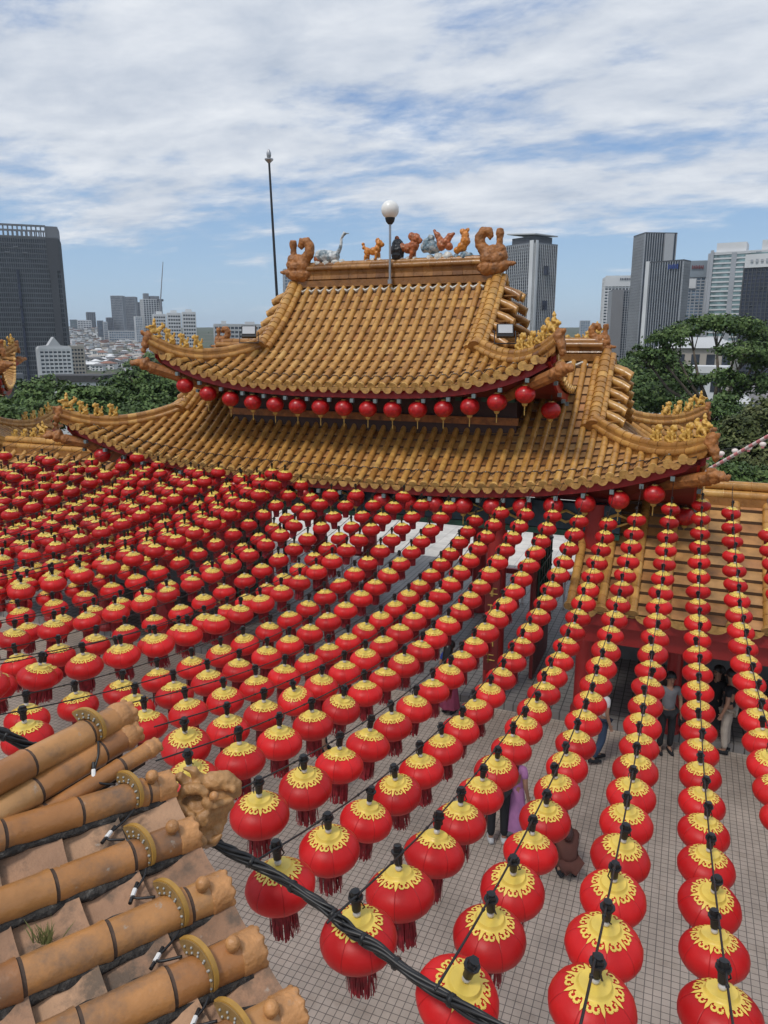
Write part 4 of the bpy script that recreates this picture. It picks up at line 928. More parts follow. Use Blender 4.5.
# ------------------------------------------------------------------ trees
def leafmat(n, ramp): 
    m = mat(n, None, .55, var=.25, vscale=.6, rnd=ramp); b = m.node_tree.nodes['Principled BSDF']; b.inputs['Specular IOR Level'].default_value = .25; return m
L_dark = leafmat('leaves_dark', [(0.026,0.052,0.016),(0.055,0.098,0.027),(0.088,0.142,0.038),(0.125,0.18,0.055)])
L_mid = leafmat('leaves_mid', [(0.036,0.07,0.02),(0.068,0.12,0.03),(0.10,0.155,0.042),(0.14,0.20,0.06)])
L_olive = leafmat('leaves_olive', [(0.04,0.055,0.018),(0.075,0.095,0.03),(0.11,0.125,0.045),(0.15,0.16,0.065)])
M_bark = mat('bark', (0.10,0.08,0.06), .85, var=.4, vscale=3, bump=.5, bscale=8)
def tree(name, label, base_u, D, lobes, leaves, lm, size=.4, trunk_r=.35, group=None, cat='tree', clump=1.0, spread=.35):
    """lobes: (u, v, extra depth, half-width px, half-height px)"""
    s = D / F; b = at(base_u, 420, D); zg = terrain_z(b.x, b.y) - .3
    e = empty(name, (b.x, b.y, zg), label, cat, group)
    cen = []
    for (u, v, dd, rx, rz) in lobes: c = at(u, v, D + dd); cen.append((c, rx * s, rz * s))
    mz = sum(c.z for c, _, _ in cen) / len(cen); fork = Vector((b.x, b.y, zg + (mz - zg) * .55))
    m = MB(); m.tube([(b.x, b.y, zg), (b.x + .1, b.y, zg + (fork.z - zg) * .5), fork], [trunk_r * 1.3, trunk_r, trunk_r * .8], 8)
    for c, rx, rz in cen:
        mid = fork.lerp(c, .55) + Vector((random.uniform(-.5, .5), random.uniform(-.5, .5), -.12 * (c - fork).length + random.uniform(0, .6)))
        m.tube([fork, mid, c], [trunk_r * .55, trunk_r * .36, trunk_r * .12], 6)
        for _ in range(4):
            q = c + Vector((random.uniform(-.7, .7) * rx, random.uniform(-.7, .7) * rx, random.uniform(-.1, .6) * rz)); m.tube([mid.lerp(c, .5), q], [trunk_r * .16, trunk_r * .05], 5)
    m.build('trunk', M_bark, e, smooth=True)
    m = MB(); tot = sum(rx * rx + 1.5 * rx * rz for _, rx, rz in cen); V = []; Fc = []; Rn = []
    for c, rx, rz in cen:
        n = int(leaves * (rx * rx + 1.5 * rx * rz) / tot); ncl = max(6, n // 34); cl = []
        for _ in range(ncl):
            d = Vector((random.gauss(0, 1), random.gauss(0, 1), random.gauss(.25, 1))).normalized(); k = random.uniform(.62, 1.04)
            cl.append((c + Vector((d.x * rx * k, d.y * rx * k, d.z * rz * k)), random.gauss(.5, .2), d))
        cr = spread * (rx * rz) ** .5
        for i in range(n):
            q, br, d = random.choice(cl); off = Vector((random.gauss(0, 1), random.gauss(0, 1), random.gauss(0, .6))) * cr * .5
            p = q + off; nn = (d + Vector((random.gauss(0, .6), random.gauss(0, .6), random.gauss(.5, .6)))).normalized()
            t = nn.orthogonal().normalized(); a = random.uniform(0, 6.28); t = (t * math.cos(a) + nn.cross(t) * math.sin(a)); bt = nn.cross(t); sz = size * random.uniform(.6, 1.3)
            m.quad(p - t * sz * .5, p + bt * sz * .32, p + t * sz * .5, p - bt * sz * .32, 0, min(1, max(0, br + random.gauss(0, .16))))
    m.build('crown', lm, e); return e
random.seed(21)
tg = 'trees around the temple hill'
tree('leafy_tree', 'broad dense dark tree between the white flat building and roof corner', 148, 75, [(118,402,0,22,24),(140,388,2,24,22),(165,398,0,22,26),(150,418,-2,30,20),(180,410,1,18,20),(112,420,-2,16,16)], 15000, L_dark, .42, .5, tg)
tree('leafy_tree', 'round dark tree below the huge dark tower', 38, 88, [(30,398,0,22,16),(52,392,2,20,16),(12,410,0,20,16),(45,412,-2,26,14)], 9000, L_mid, .48, .45, tg)
tree('leafy_tree', 'bushy tree low at the left edge behind the hip figures', 8, 62, [(0,418,0,24,16),(22,424,0,20,14),(-20,410,0,20,20)], 5000, L_dark, .42, .4, tg)
tree('leafy_tree', 'dark tree behind the four figures of the left hip', 85, 66, [(75,402,0,18,16),(98,398,0,16,14),(88,415,-1,26,14),(62,415,-1,14,14)], 7500, L_mid, .42, .4, tg)
tree('leafy_tree', 'dense broad tree just right of the lower ridge end', 640, 85, [(625,375,0,20,18),(650,368,2,26,16),(672,376,0,20,18),(640,392,-2,34,18),(618,392,-1,14,18),(668,398,-1,26,16)], 15000, L_dark, .42, .5, tg)
tree('umbrella_tree', 'tall spreading umbrella tree with bare forked limbs against the towers', 712, 72, [(668,338,0,20,9),(690,328,2,20,7),(715,322,3,24,7),(742,326,1,24,8),(765,340,2,20,10),(660,358,-1,18,8),(745,352,-2,26,9),(770,362,0,20,10),(690,382,1,16,7),(722,378,-2,20,8),(752,384,0,24,9),(640,352,1,14,6)], 15000, L_dark, .36, .42, tg, spread=.45)
tree('leafy_tree', 'dark leafy tree filling the gap under the umbrella tree', 700, 60, [(690,415,0,22,18),(715,420,0,24,18),(676,432,-1,16,20),(705,440,-1,30,16),(728,404,1,16,12)], 11000, L_dark, .36, .4, tg)
tree('leafy_tree', 'olive green tree at the right edge', 752, 48, [(745,430,0,20,18),(765,418,0,18,20),(735,452,0,18,18),(760,458,-1,24,20),(775,440,0,20,24)], 12000, L_olive, .28, .3, tg)
tree('leafy_tree', 'low dark tree above the right wing ridge', 716, 42, [(705,468,0,20,16),(730,475,0,22,14),(757,482,0,22,14),(688,478,0,14,12)], 8000, L_dark, .26, .28, tg)
tree('leafy_tree', 'far bushy tree between white slabs and dark twin towers', 150, 420, [(138,364,0,14,4),(156,359,4,16,6)], 2500, L_mid, 2.0, .6, tg)
# wood on the slopes between: nobody could count it
m = MB(); random.seed(3)
for i in range(18500):
    if i < 15000:
        rr_ = random.uniform(70, 330); a = R(random.uniform(20, 165)); x, y = -5 + rr_ * math.cos(a), 12 + rr_ * math.sin(a); zz_ = terrain_z(x, y) + random.uniform(0, 1) ** .5 * (5 if rr_ < 120 else 8) * (0.4 + 0.6 * abs(mnoise.noise(Vector((x / 18, y / 18, 0)))) * 2); sz = .6 + rr_ / 250
    else:
        rr_ = random.uniform(330, 1900); a = R(90 + 22.2 + random.uniform(-5, 28)); x, y = rr_ * math.cos(a), rr_ * math.sin(a)
        if mnoise.noise(Vector((x / 90, y / 90, 4))) < -.05: continue
        zz_ = terrain_z(x, y) + random.uniform(-1, 4); sz = 1.8 + rr_ / 700
    nn = Vector((random.gauss(0, .6), random.gauss(0, .6), 1)).normalized(); t = nn.orthogonal().normalized(); an = random.uniform(0, 6.28); t = t * math.cos(an) + nn.cross(t) * math.sin(an); bt = nn.cross(t); p = Vector((x, y, zz_))
    m.quad(p - t * sz * .5, p + bt * sz * .35, p + t * sz * .5, p - bt * sz * .35, 0, min(1, max(0, .4 + .5 * mnoise.noise(p / 15) + random.gauss(0, .15))))
o = m.build('woodland', L_dark); tag(o, 'dense green woodland covering the slopes below the temple', 'woodland', kind='stuff')

# tent, striped pole and string of small pale lamps beyond the right wing
p = at(674, 482, 26); tn = empty('white_tent', (p.x, p.y, FZ), 'peak of a white canopy tent above the right wing ridge', 'tent')
m = MB(); tp = at(674, 466, 26); hw_ = 1.1
A = [Vector((p.x + a * hw_, p.y + b * hw_, p.z - .35)) for a, b in ((-1,-1),(1,-1),(1,1),(-1,1))]
for i in range(4): m.poly([A[i], A[(i + 1) % 4], A[i].lerp(A[(i+1)%4], .5).lerp(tp, .55) - Vector((0, 0, .06)) , ]); m.poly([A[i], A[i].lerp(A[(i+1)%4], .5).lerp(tp, .55) - Vector((0, 0, .06)), tp]); m.poly([A[(i+1)%4], tp, A[i].lerp(A[(i+1)%4], .5).lerp(tp, .55) - Vector((0, 0, .06))])
m.build('canopy', M_whitewash, tn, smooth=False)
for q in A: m = MB(); m.tube([(q.x, q.y, FZ), q], .03, 6); m.build('leg', M_metal, tn)
M_pink = mat('pink_cloth', (0.62,0.22,0.22), .6); M_palec = mat('pale_cloth', (0.72,0.62,0.58), .6)
pa, pb = at(682, 484, 25), at(790, 424, 21)
m = MB(); m.tube([pa.lerp(pb, i / 30) for i in range(31)], .055, 8)
for i in range(len(m.m)): m.m[i] = (i // 8) % 2
tag(m.build('striped_boom', [M_pink, M_palec], None, smooth=True), 'slanting pink and white banded boom at the right edge', 'pole')
pa, pb = at(640, 458, 30), at(800, 430, 27); m = MB(); L_ = []
for i in range(25): t = i / 24; q = pa.lerp(pb, t); q.z -= .5 * 4 * t * (1 - t) * .5; L_.append(q)
m.tube(L_, .012, 4); sw = m.build('lamp_wire', M_blackp); tag(sw, 'thin wire carrying small pale lamps before the right trees', 'wire')
for i in range(3, 22, 2):
    q = L_[i]; l = empty('paper_lamp', q, 'small pale pink lamp hanging on the thin wire before the right trees', 'lamp', 'small pale lamps on the wire')
    m = MB(); m.sphere(q - Vector((0, 0, .13)), .12, 10, 7, sq=(1, 1, .75)); m.build('shade', M_palec, l, smooth=True); m = MB(); m.lathe([(.05, -.28), (.06, -.2)], 8, q); m.build('tassel', M_pink, l)

# ------------------------------------------------------------------ foreground roof corner (lower left)
cR = Vector((ct, st, 0)); cU = Vector((-st * sp, ct * sp, cp)); cF = Vector((-st * cp, ct * cp, -sp))   # camera right, up, forward as world vectors
FT = [(0.20,0.08,0.03),(0.30,0.125,0.042),(0.38,0.165,0.052),(0.43,0.20,0.066),(0.46,0.24,0.09)]
M_ftile = mat('weathered_barrel_tile', None, 0.36, var=0.20, vscale=5, bump=0.18, bscale=45, rnd=FT, dirt=(0.14,0.095,0.065), dscale=4, damt=(0.49,0.68))
M_fpan = mat('weathered_pan_tile', None, 0.75, var=0.22, vscale=6, bump=0.3, bscale=60, rnd=[(0.25,0.14,0.08),(0.33,0.185,0.11),(0.39,0.225,0.13),(0.43,0.26,0.155)], dirt=(0.07,0.06,0.048), dscale=4.5, damt=(0.50,0.64))
M_fend = mat('moulded_end_tile', (0.46,0.22,0.08), 0.42, var=0.25, vscale=14, bump=0.35, bscale=60, dirt=(0.30,0.25,0.20), dscale=12, damt=(0.6,0.75))
for m_, c_, sc_, lo, hi in ((M_ftile, (0.36,0.31,0.25), 17, .66, .72), (M_fpan, (0.42,0.38,0.33), 13, .64, .71)):
    t = m_.node_tree; b = t.nodes['Principled BSDF']; src = b.inputs['Base Color'].links[0].from_socket; tcn = N(t, 'ShaderNodeTexCoord')
    n4 = N(t, 'ShaderNodeTexNoise'); t.links.new(tcn.outputs['Object'], n4.inputs['Vector']); n4.inputs['Scale'].default_value = sc_; n4.inputs['Detail'].default_value = 9; n4.inputs['Roughness'].default_value = .62
    r4 = N(t, 'ShaderNodeMapRange'); t.links.new(n4.outputs[0], r4.inputs[0]); r4.inputs[1].default_value = lo; r4.inputs[2].default_value = hi; r4.inputs[4].default_value = .75
    m4 = N(t, 'ShaderNodeMixRGB'); t.links.new(r4.outputs[0], m4.inputs[0]); t.links.new(src, m4.inputs[1]); m4.inputs[2].default_value = (*c_, 1); t.links.new(m4.outputs[0], b.inputs['Base Color'])
M_fmort = mat('dark_mortar', (0.045,0.04,0.036), 0.95, var=0.5, vscale=30, bump=1.0, bscale=60, dirt=(0.18,0.17,0.15), dscale=30)
M_fband = mat('joint_band', (0.075,0.045,0.03), 0.8, var=0.4, vscale=30)
M_fitg = mat('fitting_gold', (0.42,0.23,0.045), 0.45, var=0.15, vscale=20)
M_fitf = mat('fitting_face', (0.24,0.145,0.05), 0.5, var=0.2, vscale=30)
M_led = mat('led_lens', (0.34,0.33,0.30), 0.2)
froof = empty('pavilion_roof', at(60, 940, 2.6), 'weathered terracotta pavilion roof corner filling the lower left foreground', 'roof')
ends = [((164, 787), 3.10, (0, 836), 2.64, .060), ((187, 836), 2.92, (0, 907), 2.48, .063), ((219, 892), 2.74, (0, 988), 2.30, .066), ((250, 951), 2.56, (0, 1068), 2.12, .068), ((289, 1015), 2.40, (0, 1160), 1.95, .070), ((330, 1082), 2.24, (0, 1255), 1.80, .072)]
EP = [at(*e[0], e[1]) for e in ends]; SP = [at(*e[2], e[3]) for e in ends]
edir = (EP[0] - EP[3]).normalized()
rows = []
for (e, s_, info) in zip(EP, SP, ends):
    a = (e - s_); L0 = a.length; a.normalize(); s2 = e - a * (L0 + 0.55)          # run on out of the picture
    n = a.cross(edir).normalized()
    if n.dot(cF) > 0: n = -n
    rows.append((e, s2, a, n, info[4]))
def barrel2(mb, A, B, a, n, r, seglen, off=0.0, r_end=None, nrad=13, arc=1.32):
    L = (B - A).length; b = a.cross(n).normalized(); x = -off; k = 0
    while x < L - 1e-4:
        x0, x1 = max(0, x), min(L, x + seglen); rv = min(1, max(0, random.gauss(.55, .2))); base = len(mb.v)
        prof = [(x0, r * .955), (x0 + .012, r * .955), (x1 - .03, r * 1.0), (x1 - .016, r * 1.045), (x1 - .002, r * 1.045), (x1, r * .93)]
        for (xx, rr) in prof:
            for j in range(nrad):
                t = math.pi * (.5 + (j / (nrad - 1) - .5) * arc); q = A + a * xx + b * (math.cos(t) * rr) + n * (math.sin(t) * rr); mb.v.append(tuple(q))
        for h in range(len(prof) - 1):
            for j in range(nrad - 1):
                mb.face((base + h * nrad + j, base + h * nrad + j + 1, base + (h + 1) * nrad + j + 1, base + (h + 1) * nrad + j), 1 if (h in (0, 4)) else 0, rv)
        x += seglen; k += 1
random.seed(4)
rownames = ['topmost','second','third','fourth','fifth','sixth']
for i, (e, s2, a, n, r) in enumerate(rows):
    m = MB(); barrel2(m, s2, e, a, n, r, .275, off=.11 * i % .27)
    rw = sharp(m.build('barrel_tile_row', [M_ftile, M_fband], froof), 40)
    # moulded lion-face end tile
    c = MB(); b = a.cross(n).normalized(); c.sphere(e - a * r * .3, r * 1.04, 16, 12); c.tube([e - a * .05, e + a * r * .45], r * 1.07, 18)
    for k in range(9):
        t = 2 * math.pi * k / 9; c.sphere(e + a * r * .42 + (b * math.cos(t) + n * math.sin(t)) * r * .92, r * .22, 8, 6)
    for (x, y, q) in ((.35,.3,.25),(-.35,.3,.25),(0,-.05,.3),(.3,-.4,.25),(-.3,-.4,.25)): c.sphere(e + a * r * .52 + b * (x * r) + n * (y * r), r * q, 8, 6)
    o = c.build('end_tile', M_fend, rw); remesh(o, .0065, .0012, 80, 1)
    c = MB(); p = e - a * .075 + n * (r * 1.03); c.tube([p - n * .01, p + n * .012], [.018, .02], 10); c.sphere(p + n * .022, .026, 14, 9); c.build('nail_cap', M_fend, rw, smooth=True)
    # mortar bed along both flanks
    m = MB(); N_ = 26
    for sgn in (1, -1):
        pts = [s2.lerp(e - a * .02, k / N_) + b * (sgn * r * (.93 + random.uniform(-.06, .10))) - n * (r * .40) for k in range(N_ + 1)]; m.tube(pts, [r * .32 * random.uniform(.7, 1.25) for _ in pts], 6)
    m.build('mortar_bed', M_fmort, rw, smooth=True)
# pan tiles between the rows, each course stepping down on the next
pm = MB()
for i in range(len(rows) - 1):
    (e0, s0, a0, n0, r0), (e1, s1, a1, n1, r1) = rows[i], rows[i + 1]
    L = min((e0 - s0).length, (e1 - s1).length); k = 0; x = L + .03; cl = .25
    while x > 0:
        xa = max(0, x - cl); rv = min(1, max(0, random.gauss(.5, .28)))
        def Q(xx, t, dz):
            p0 = e0 - a0 * (L - xx); p1 = e1 - a1 * (L - xx); return p0.lerp(p1, t) - (n0 + n1) * .5 * (.008 + .020 * math.sin(math.pi * t) - dz)
        T = 6
        for j in range(T):
            t0, t1 = j / T, (j + 1) / T
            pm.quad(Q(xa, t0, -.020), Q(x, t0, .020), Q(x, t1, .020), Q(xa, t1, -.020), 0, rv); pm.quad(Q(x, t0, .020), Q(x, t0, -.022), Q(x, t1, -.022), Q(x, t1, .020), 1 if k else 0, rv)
        if k == 0:                                    # pointed drip lip at the eave
            pts = [Q(x, j / 8, .006 - .16 * math.sin(math.pi * j / 8) ** .8) for j in range(9)]; top = [Q(x, j / 8, .008) for j in range(9)]
            for j in range(8): pm.quad(top[j], pts[j], pts[j + 1], top[j + 1], 0, .45)
            pts2 = [p - a0 * .02 for p in pts]
            for j in range(8): pm.quad(pts[j], pts2[j], pts2[j + 1], pts[j + 1], 0, .3)
        x = xa; k += 1; cl = random.uniform(.20, .26)
po = pm.build('pan_tiles', [M_fpan, M_fmort], froof)
me = po.data; me.polygons.foreach_set('use_smooth', [True] * len(me.polygons)); bm = bmesh.new(); bm.from_mesh(me); bmesh.ops.remove_doubles(bm, verts=bm.verts, dist=.0005); bmesh.ops.recalc_face_normals(bm, faces=bm.faces)
for ed in bm.edges:
    if len(ed.link_faces) == 2 and ed.calc_face_angle(0) > R(30): ed.smooth = False
bm.to_mesh(me); bm.free()
# deck under the tiles and the eave board
m = MB(); n = rows[2][3]
A = [rows[0][1] - n * .30, rows[0][0] - n * .30 - rows[0][2] * .05, rows[-1][0] - n * .30 - rows[-1][2] * .05, rows[-1][1] - n * .30]; B = [p - n * .10 for p in A]
m.poly(A); m.poly(list(reversed(B)))
for i in range(4): j = (i + 1) % 4; m.quad(A[i], B[i], B[j], A[j])
m.build('roof_deck', M_fmort, froof)
# hip ridge: three stacked rolls
hips = [((120, 717), 3.22, (0, 778), 2.74, .060, 'top'), ((127, 736), 3.20, (0, 812), 2.70, .055, 'mid'), ((152, 748), 3.17, (0, 839), 2.68, .036, 'low')]
hp = []
for k, (ep, ed, s_, sd, r, nm) in enumerate(hips):
    e, s0 = at(*ep, ed), at(*s_, sd); a = (e - s0).normalized(); s2 = e - a * ((e - s0).length + .6); n = a.cross(edir).normalized()
    if n.dot(cF) > 0: n = -n
    hp.append((e, s2, a, n, r)); m = MB(); barrel2(m, s2, e, a, n, r,   .27 + .03 * k, off=.1 + .06 * k, arc=1.8, nrad=15)
    rw = sharp(m.build('ridge_roll', [M_ftile, M_fband], froof), 40)
    c = MB(); b = a.cross(n); c.sphere(e - a * .01, r * 1.12, 14, 10); c.sphere(e + a * r * .5 - n * r * .3, r * .8, 12, 9)
    for q in range(5): t = math.pi * q / 4; c.sphere(e + a * r * .7 + b * (math.cos(t) * r * .8) + n * (math.sin(t) * r * .7), r * .33, 8, 6)
    o = c.build('end_tile', M_fend, rw); remesh(o, .0065, .0012, 80, 1)
m = MB()
for t in range(3):
    e, s2, a, n, r = hp[t]; m.tube([s2 - n * r * .9, e - n * r * .9 - a * .05], r * .75, 8, mi=0)
m.tube([hp[0][1].lerp(hp[2][1], .5) + cF * .12, hp[0][0].lerp(hp[2][0], .5) + cF * .12 - hp[0][2] * .10], .06, 8); m.build('ridge_bedding', M_fmort, froof)
# carved dragon head at the hip end
c = MB()
def hp_(u, v, d=3.2): return at(u, v, d)
c.tube([hp_(166,830,3.2), hp_(180,820,3.22), hp_(200,810,3.22), hp_(216,800,3.24), hp_(229,793,3.26)], [.07, .105, .105, .085, .055], 14)
c.tube([hp_(188,838,3.2), hp_(204,834,3.2), hp_(216,824,3.22), hp_(224,812,3.24)], [.05, .06, .045, .025], 10)
c.tube([hp_(196,790,3.2), hp_(212,781,3.2), hp_(226,780,3.22), hp_(235,786,3.24), hp_(236,797,3.24)], [.03, .042, .04, .034, .022], 10)
c.tube([hp_(214,806,3.14), hp_(224,802,3.16), hp_(232,800,3.2)], [.014, .018, .014], 8)
c.tube([hp_(176,800,3.14), hp_(186,790,3.14), hp_(198,789,3.13), hp_(208,794,3.13)], [.018, .026, .026, .014], 8)
for (u, v, d, r_, ph) in ((178,812,3.115,.034,0),(192,822,3.10,.036,1.2),(184,836,3.12,.03,2.5),(204,820,3.12,.028,.7),(200,840,3.13,.026,3.6),(207,803,3.13,.022,4.4)):
    P = [];
    for i in range(22):
        t = i / 21; an = ph + t * 9.5; rr_ = r_ * (1 - .82 * t); P.append(at(u, v, d) + cR * (rr_ * math.cos(an)) + cU * (rr_ * math.sin(an)) - cF * (.012 * t))
    c.tube(P, [.013 - .004 * i / 21 for i in range(22)], 7)
for (a_, b_, c_) in (((190,786),(180,776),(170,778)),((200,781),(193,770),(183,768)),((172,806),(164,800),(158,803)),((178,846),(188,852),(200,848)),((206,840),(214,842),(222,834))):
    c.tube([hp_(*a_, 3.18), hp_(*b_, 3.16), hp_(*c_, 3.16)], [.026, .02, .007], 8)
for (u, v) in ((226,787),(233,790)): c.sphere(hp_(u, v, 3.19), .016, 8, 6)
o = c.build('dragon_head', mat('carved_clay', (0.40,0.21,0.08), .5, var=.3, vscale=14, bump=.35, bscale=50, dirt=(0.10,0.07,0.05), dscale=7, damt=(.54,.68)), froof); remesh(o, .0075, .006, 34, 1)
c = MB(); ey = at(214, 796, 3.12); c.sphere(ey, .020, 12, 8); c.build('eye', M_fend, o, smooth=True)
# grass tuft growing in a joint
m = MB(); random.seed(9); g0 = at(46, 944, 2.46)
for i in range(46):
    p = g0 + cR * random.gauss(0, .018) + cU * random.gauss(0, .006); q = p + cU * random.uniform(.04, .10) + cR * random.gauss(0, .03) - cF * random.uniform(0, .03); w = cR * .0016
    m.poly([p - w, p + w, p.lerp(q, .6) + w * .7 + cR * random.gauss(0, .004), q])
tag(m.build('grass_tuft', mat('grass_blade', (0.16,0.17,0.06), .6, var=.3)), 'small dry grass tuft growing between foreground barrel tiles', 'grass')
# crescent light fittings clipped over the rolls
fit = [(hp[0], .165, 'topmost, on the hip ridge roll'), (rows[0], .165, 'second from the top, on the topmost barrel row'), (rows[1], .20, 'beside the carved dragon head'), (rows[2], .19, 'third from the bottom'), (rows[3], .19, 'second from the bottom'), (rows[4], .19, 'lowest, nearest the bottom edge')]
FP = []
for k, ((e, s2, a, n, r), back, lab) in enumerate(fit):
    p = e - a * back; b = a.cross(n).normalized()
    if b.dot(cU) < 0: b = -b                                   # b points up the picture
    f = empty('light_fitting', p, 'gold crescent light fitting, ' + lab, 'light fitting', 'crescent light fittings on the foreground roof')
    g, fc, ld = MB(), MB(), MB(); T = 18; t0, t1 = R(8), R(158)
    dv = (a * -1.0 - cF * .55).normalized(); bb = (b - dv * b.dot(dv)).normalized(); nn_ = bb.cross(dv)
    if nn_.dot(n) < 0: nn_ = -nn_
    def C_(t, rr, dx): return p + (bb * -math.cos(t) + nn_ * math.sin(t)) * rr - dv * dx
    for mbx, dx0, dx1, ra, rb in ((g, .0, .018, r * 1.0, r * 1.40), (fc, -.006, .0, r * 1.06, r * 1.34)):
        for i in range(T):
            ta, tb = t0 + (t1 - t0) * i / T, t0 + (t1 - t0) * (i + 1) / T
            sw0 = .86 + .5 * (i / T); sw1 = .86 + .5 * ((i + 1) / T)
            A0, A1, B0, B1 = C_(ta, ra, dx0), C_(tb, ra, dx0), C_(ta, rb * sw0, dx0), C_(tb, rb * sw1, dx0); D0, D1, E0, E1 = C_(ta, ra, dx1), C_(tb, ra, dx1), C_(ta, rb * sw0, dx1), C_(tb, rb * sw1, dx1)
            mbx.quad(A0, B0, B1, A1); mbx.quad(D0, D1, E1, E0); mbx.quad(B0, E0, E1, B1); mbx.quad(A0, A1, D1, D0)
            if i == 0: mbx.quad(A0, D0, E0, B0)
            if i == T - 1: mbx.quad(A1, B1, E1, D1)
    sharp(g.build('gold_rim', M_fitg, f, weld=.0004), 40); sharp(fc.build('front_plate', M_fitf, f, weld=.0004), 40)
    for i in range(7):
        t = t0 + (t1 - t0) * (i + .6) / 7.2
        for q in (1.17, 1.17 + .05 * i): ld.sphere(C_(t, r * q, -.008), .0047, 8, 6)
    ld.build('lens_rows', M_led, f, smooth=True)
    FP.append((C_(t0, r * 1.1, -.01), C_(t1, r * 1.2, -.01), a, n))
cb = MB(); cons = []
for k in range(len(FP) - 1):
    p, q = FP[k][0], FP[k + 1][1]; mid = p.lerp(q, .5) - FP[k][2] * (.06 + .02 * (k % 2)) - FP[k][3] * .02
    pts = [FP[k][0] , p.lerp(mid, .5) + FP[k][2] * .01 , mid, mid.lerp(q, .5) - FP[k][2] * .03, q]
    sm = []
    for i in range(len(pts) - 1):
        for j in range(6):
            t = j / 6; P0 = pts[max(0, i - 1)]; P1, P2 = pts[i], pts[i + 1]; P3 = pts[min(len(pts) - 1, i + 2)]
            sm.append(.5 * ((2 * P1) + (P2 - P0) * t + (2 * P0 - 5 * P1 + 4 * P2 - P3) * t * t + (3 * P1 - P0 - 3 * P2 + P3) * t ** 3))
    sm.append(q); cb.tube([x - cF * .015 for x in sm], .0048, 6); cons.append((mid - cF * .017, (pts[3] - pts[1]).normalized()))
co = cb.build('fitting_cable', M_black, smooth=True); tag(co, 'thin black cable joining the gold light fittings across the foreground roof', 'cable')
for p, d in cons:
    m = MB(); m.tube([p - d * .016, p + d * .016],   .0085, 8, mi=0); m.tube([p - d * .045, p - d * .02], .0075, 6, mi=1); m.tube([p + d * .02, p + d * .045], .0075, 6, mi=1); m.build('connector', [M_whitewash, M_black], co)

# heavy black cable bundle carrying the lantern strings
def smooth_path(pts, n=6):
    out = []
    for i in range(len(pts) - 1):
        for j in range(n):
            t = j / n; P0 = pts[max(0, i - 1)]; P1, P2 = pts[i], pts[i + 1]; P3 = pts[min(len(pts) - 1, i + 2)]
            out.append(.5 * ((2 * P1) + (P2 - P0) * t + (2 * P0 - 5 * P1 + 4 * P2 - P3) * t * t + (3 * P1 - P0 - 3 * P2 + P3) * t ** 3))
    out.append(pts[-1]); return out
def bundle(name, label, pts, k, r, rad):
    path = smooth_path(pts, 8); m = MB()
    for s_ in range(k):
        P = []; ph = 2 * math.pi * s_ / k
        for i, p in enumerate(path):
            d = (path[min(len(path) - 1, i + 1)] - path[max(0, i - 1)]).normalized(); x = d.cross(Vector((0, 0, 1))).normalized(); y = x.cross(d); a = ph + i * .16 + .5 * math.sin(i * .37 + s_); q = rad * (1 + .25 * math.sin(i * .5 + s_ * 1.7))
            P.append(p + x * (math.cos(a) * q) + y * (math.sin(a) * q))
        m.tube(P, r * (.8 + .4 * ((s_ * 7) % 5) / 5), 7)
    for i in range(5, len(path) - 2, 11):
        d = (path[i + 1] - path[i]).normalized(); m.tube([path[i] - d * .008, path[i] + d * .008], rad + r * 1.15, 10)
    o = m.build(name, M_black, smooth=True); return tag(o, label, 'cable')
CAB = [at(174, 822, 3.12), at(190, 829, 3.2), at(215, 842, 3.22), at(240, 856, 3.22), at(270, 873, 3.2), at(300, 891, 3.12), at(330, 912, 3.04), at(352, 931, 2.98), at(375, 947, 2.92), at(400, 966, 2.86), at(440, 993, 2.76), at(490, 1024, 2.62), at(560, 1062, 2.5), at(660, 1110, 2.35)]
bundle('cable_bundle', 'thick twisted black cable bundle hanging from the dragon head across the nearest lanterns', CAB, 6, .0095, .015)
bundle('cable_bundle', 'thick black cable entering at the left edge behind the hip ridge', [at(-60, 715, 3.0), at(-20, 726, 3.1), at(5, 735, 3.15), at(25, 744, 3.2), at(48, 756, 3.26), at(66, 770, 3.3)], 5, .010, .016)

# ------------------------------------------------------------------ people in the court
M_skin = mat('skin', (0.32,0.17,0.11), .5, var=.08); M_hair = mat('black_hair', (0.010,0.008,0.008), .4, var=.3, vscale=40); M_hairr = mat('dark_red_hair', (0.045,0.012,0.010), .4, var=.4, vscale=40)
def cloth(n, c): return mat(n, c, .85, var=.15, vscale=6, bump=.2, bscale=18)
K_black = cloth('black_cloth', (0.012,0.013,0.016)); K_lilac = cloth('lilac_cloth', (0.40,0.17,0.36)); K_white = cloth('white_cloth', (0.62,0.61,0.60)); K_jean = cloth('denim', (0.035,0.06,0.11)); K_beige = cloth('beige_cloth', (0.42,0.36,0.30)); K_blue = cloth('blue_cloth', (0.02,0.05,0.28)); K_rose = cloth('maroon_cloth', (0.20,0.03,0.07)); K_grey = cloth('grey_cloth', (0.16,0.16,0.17)); K_navy = cloth('navy_cloth', (0.014,0.020,0.038)); K_shoe = cloth('pale_shoes', (0.5,0.5,0.5)); K_brown = cloth('brown_cloth', (0.10,0.035,0.025))
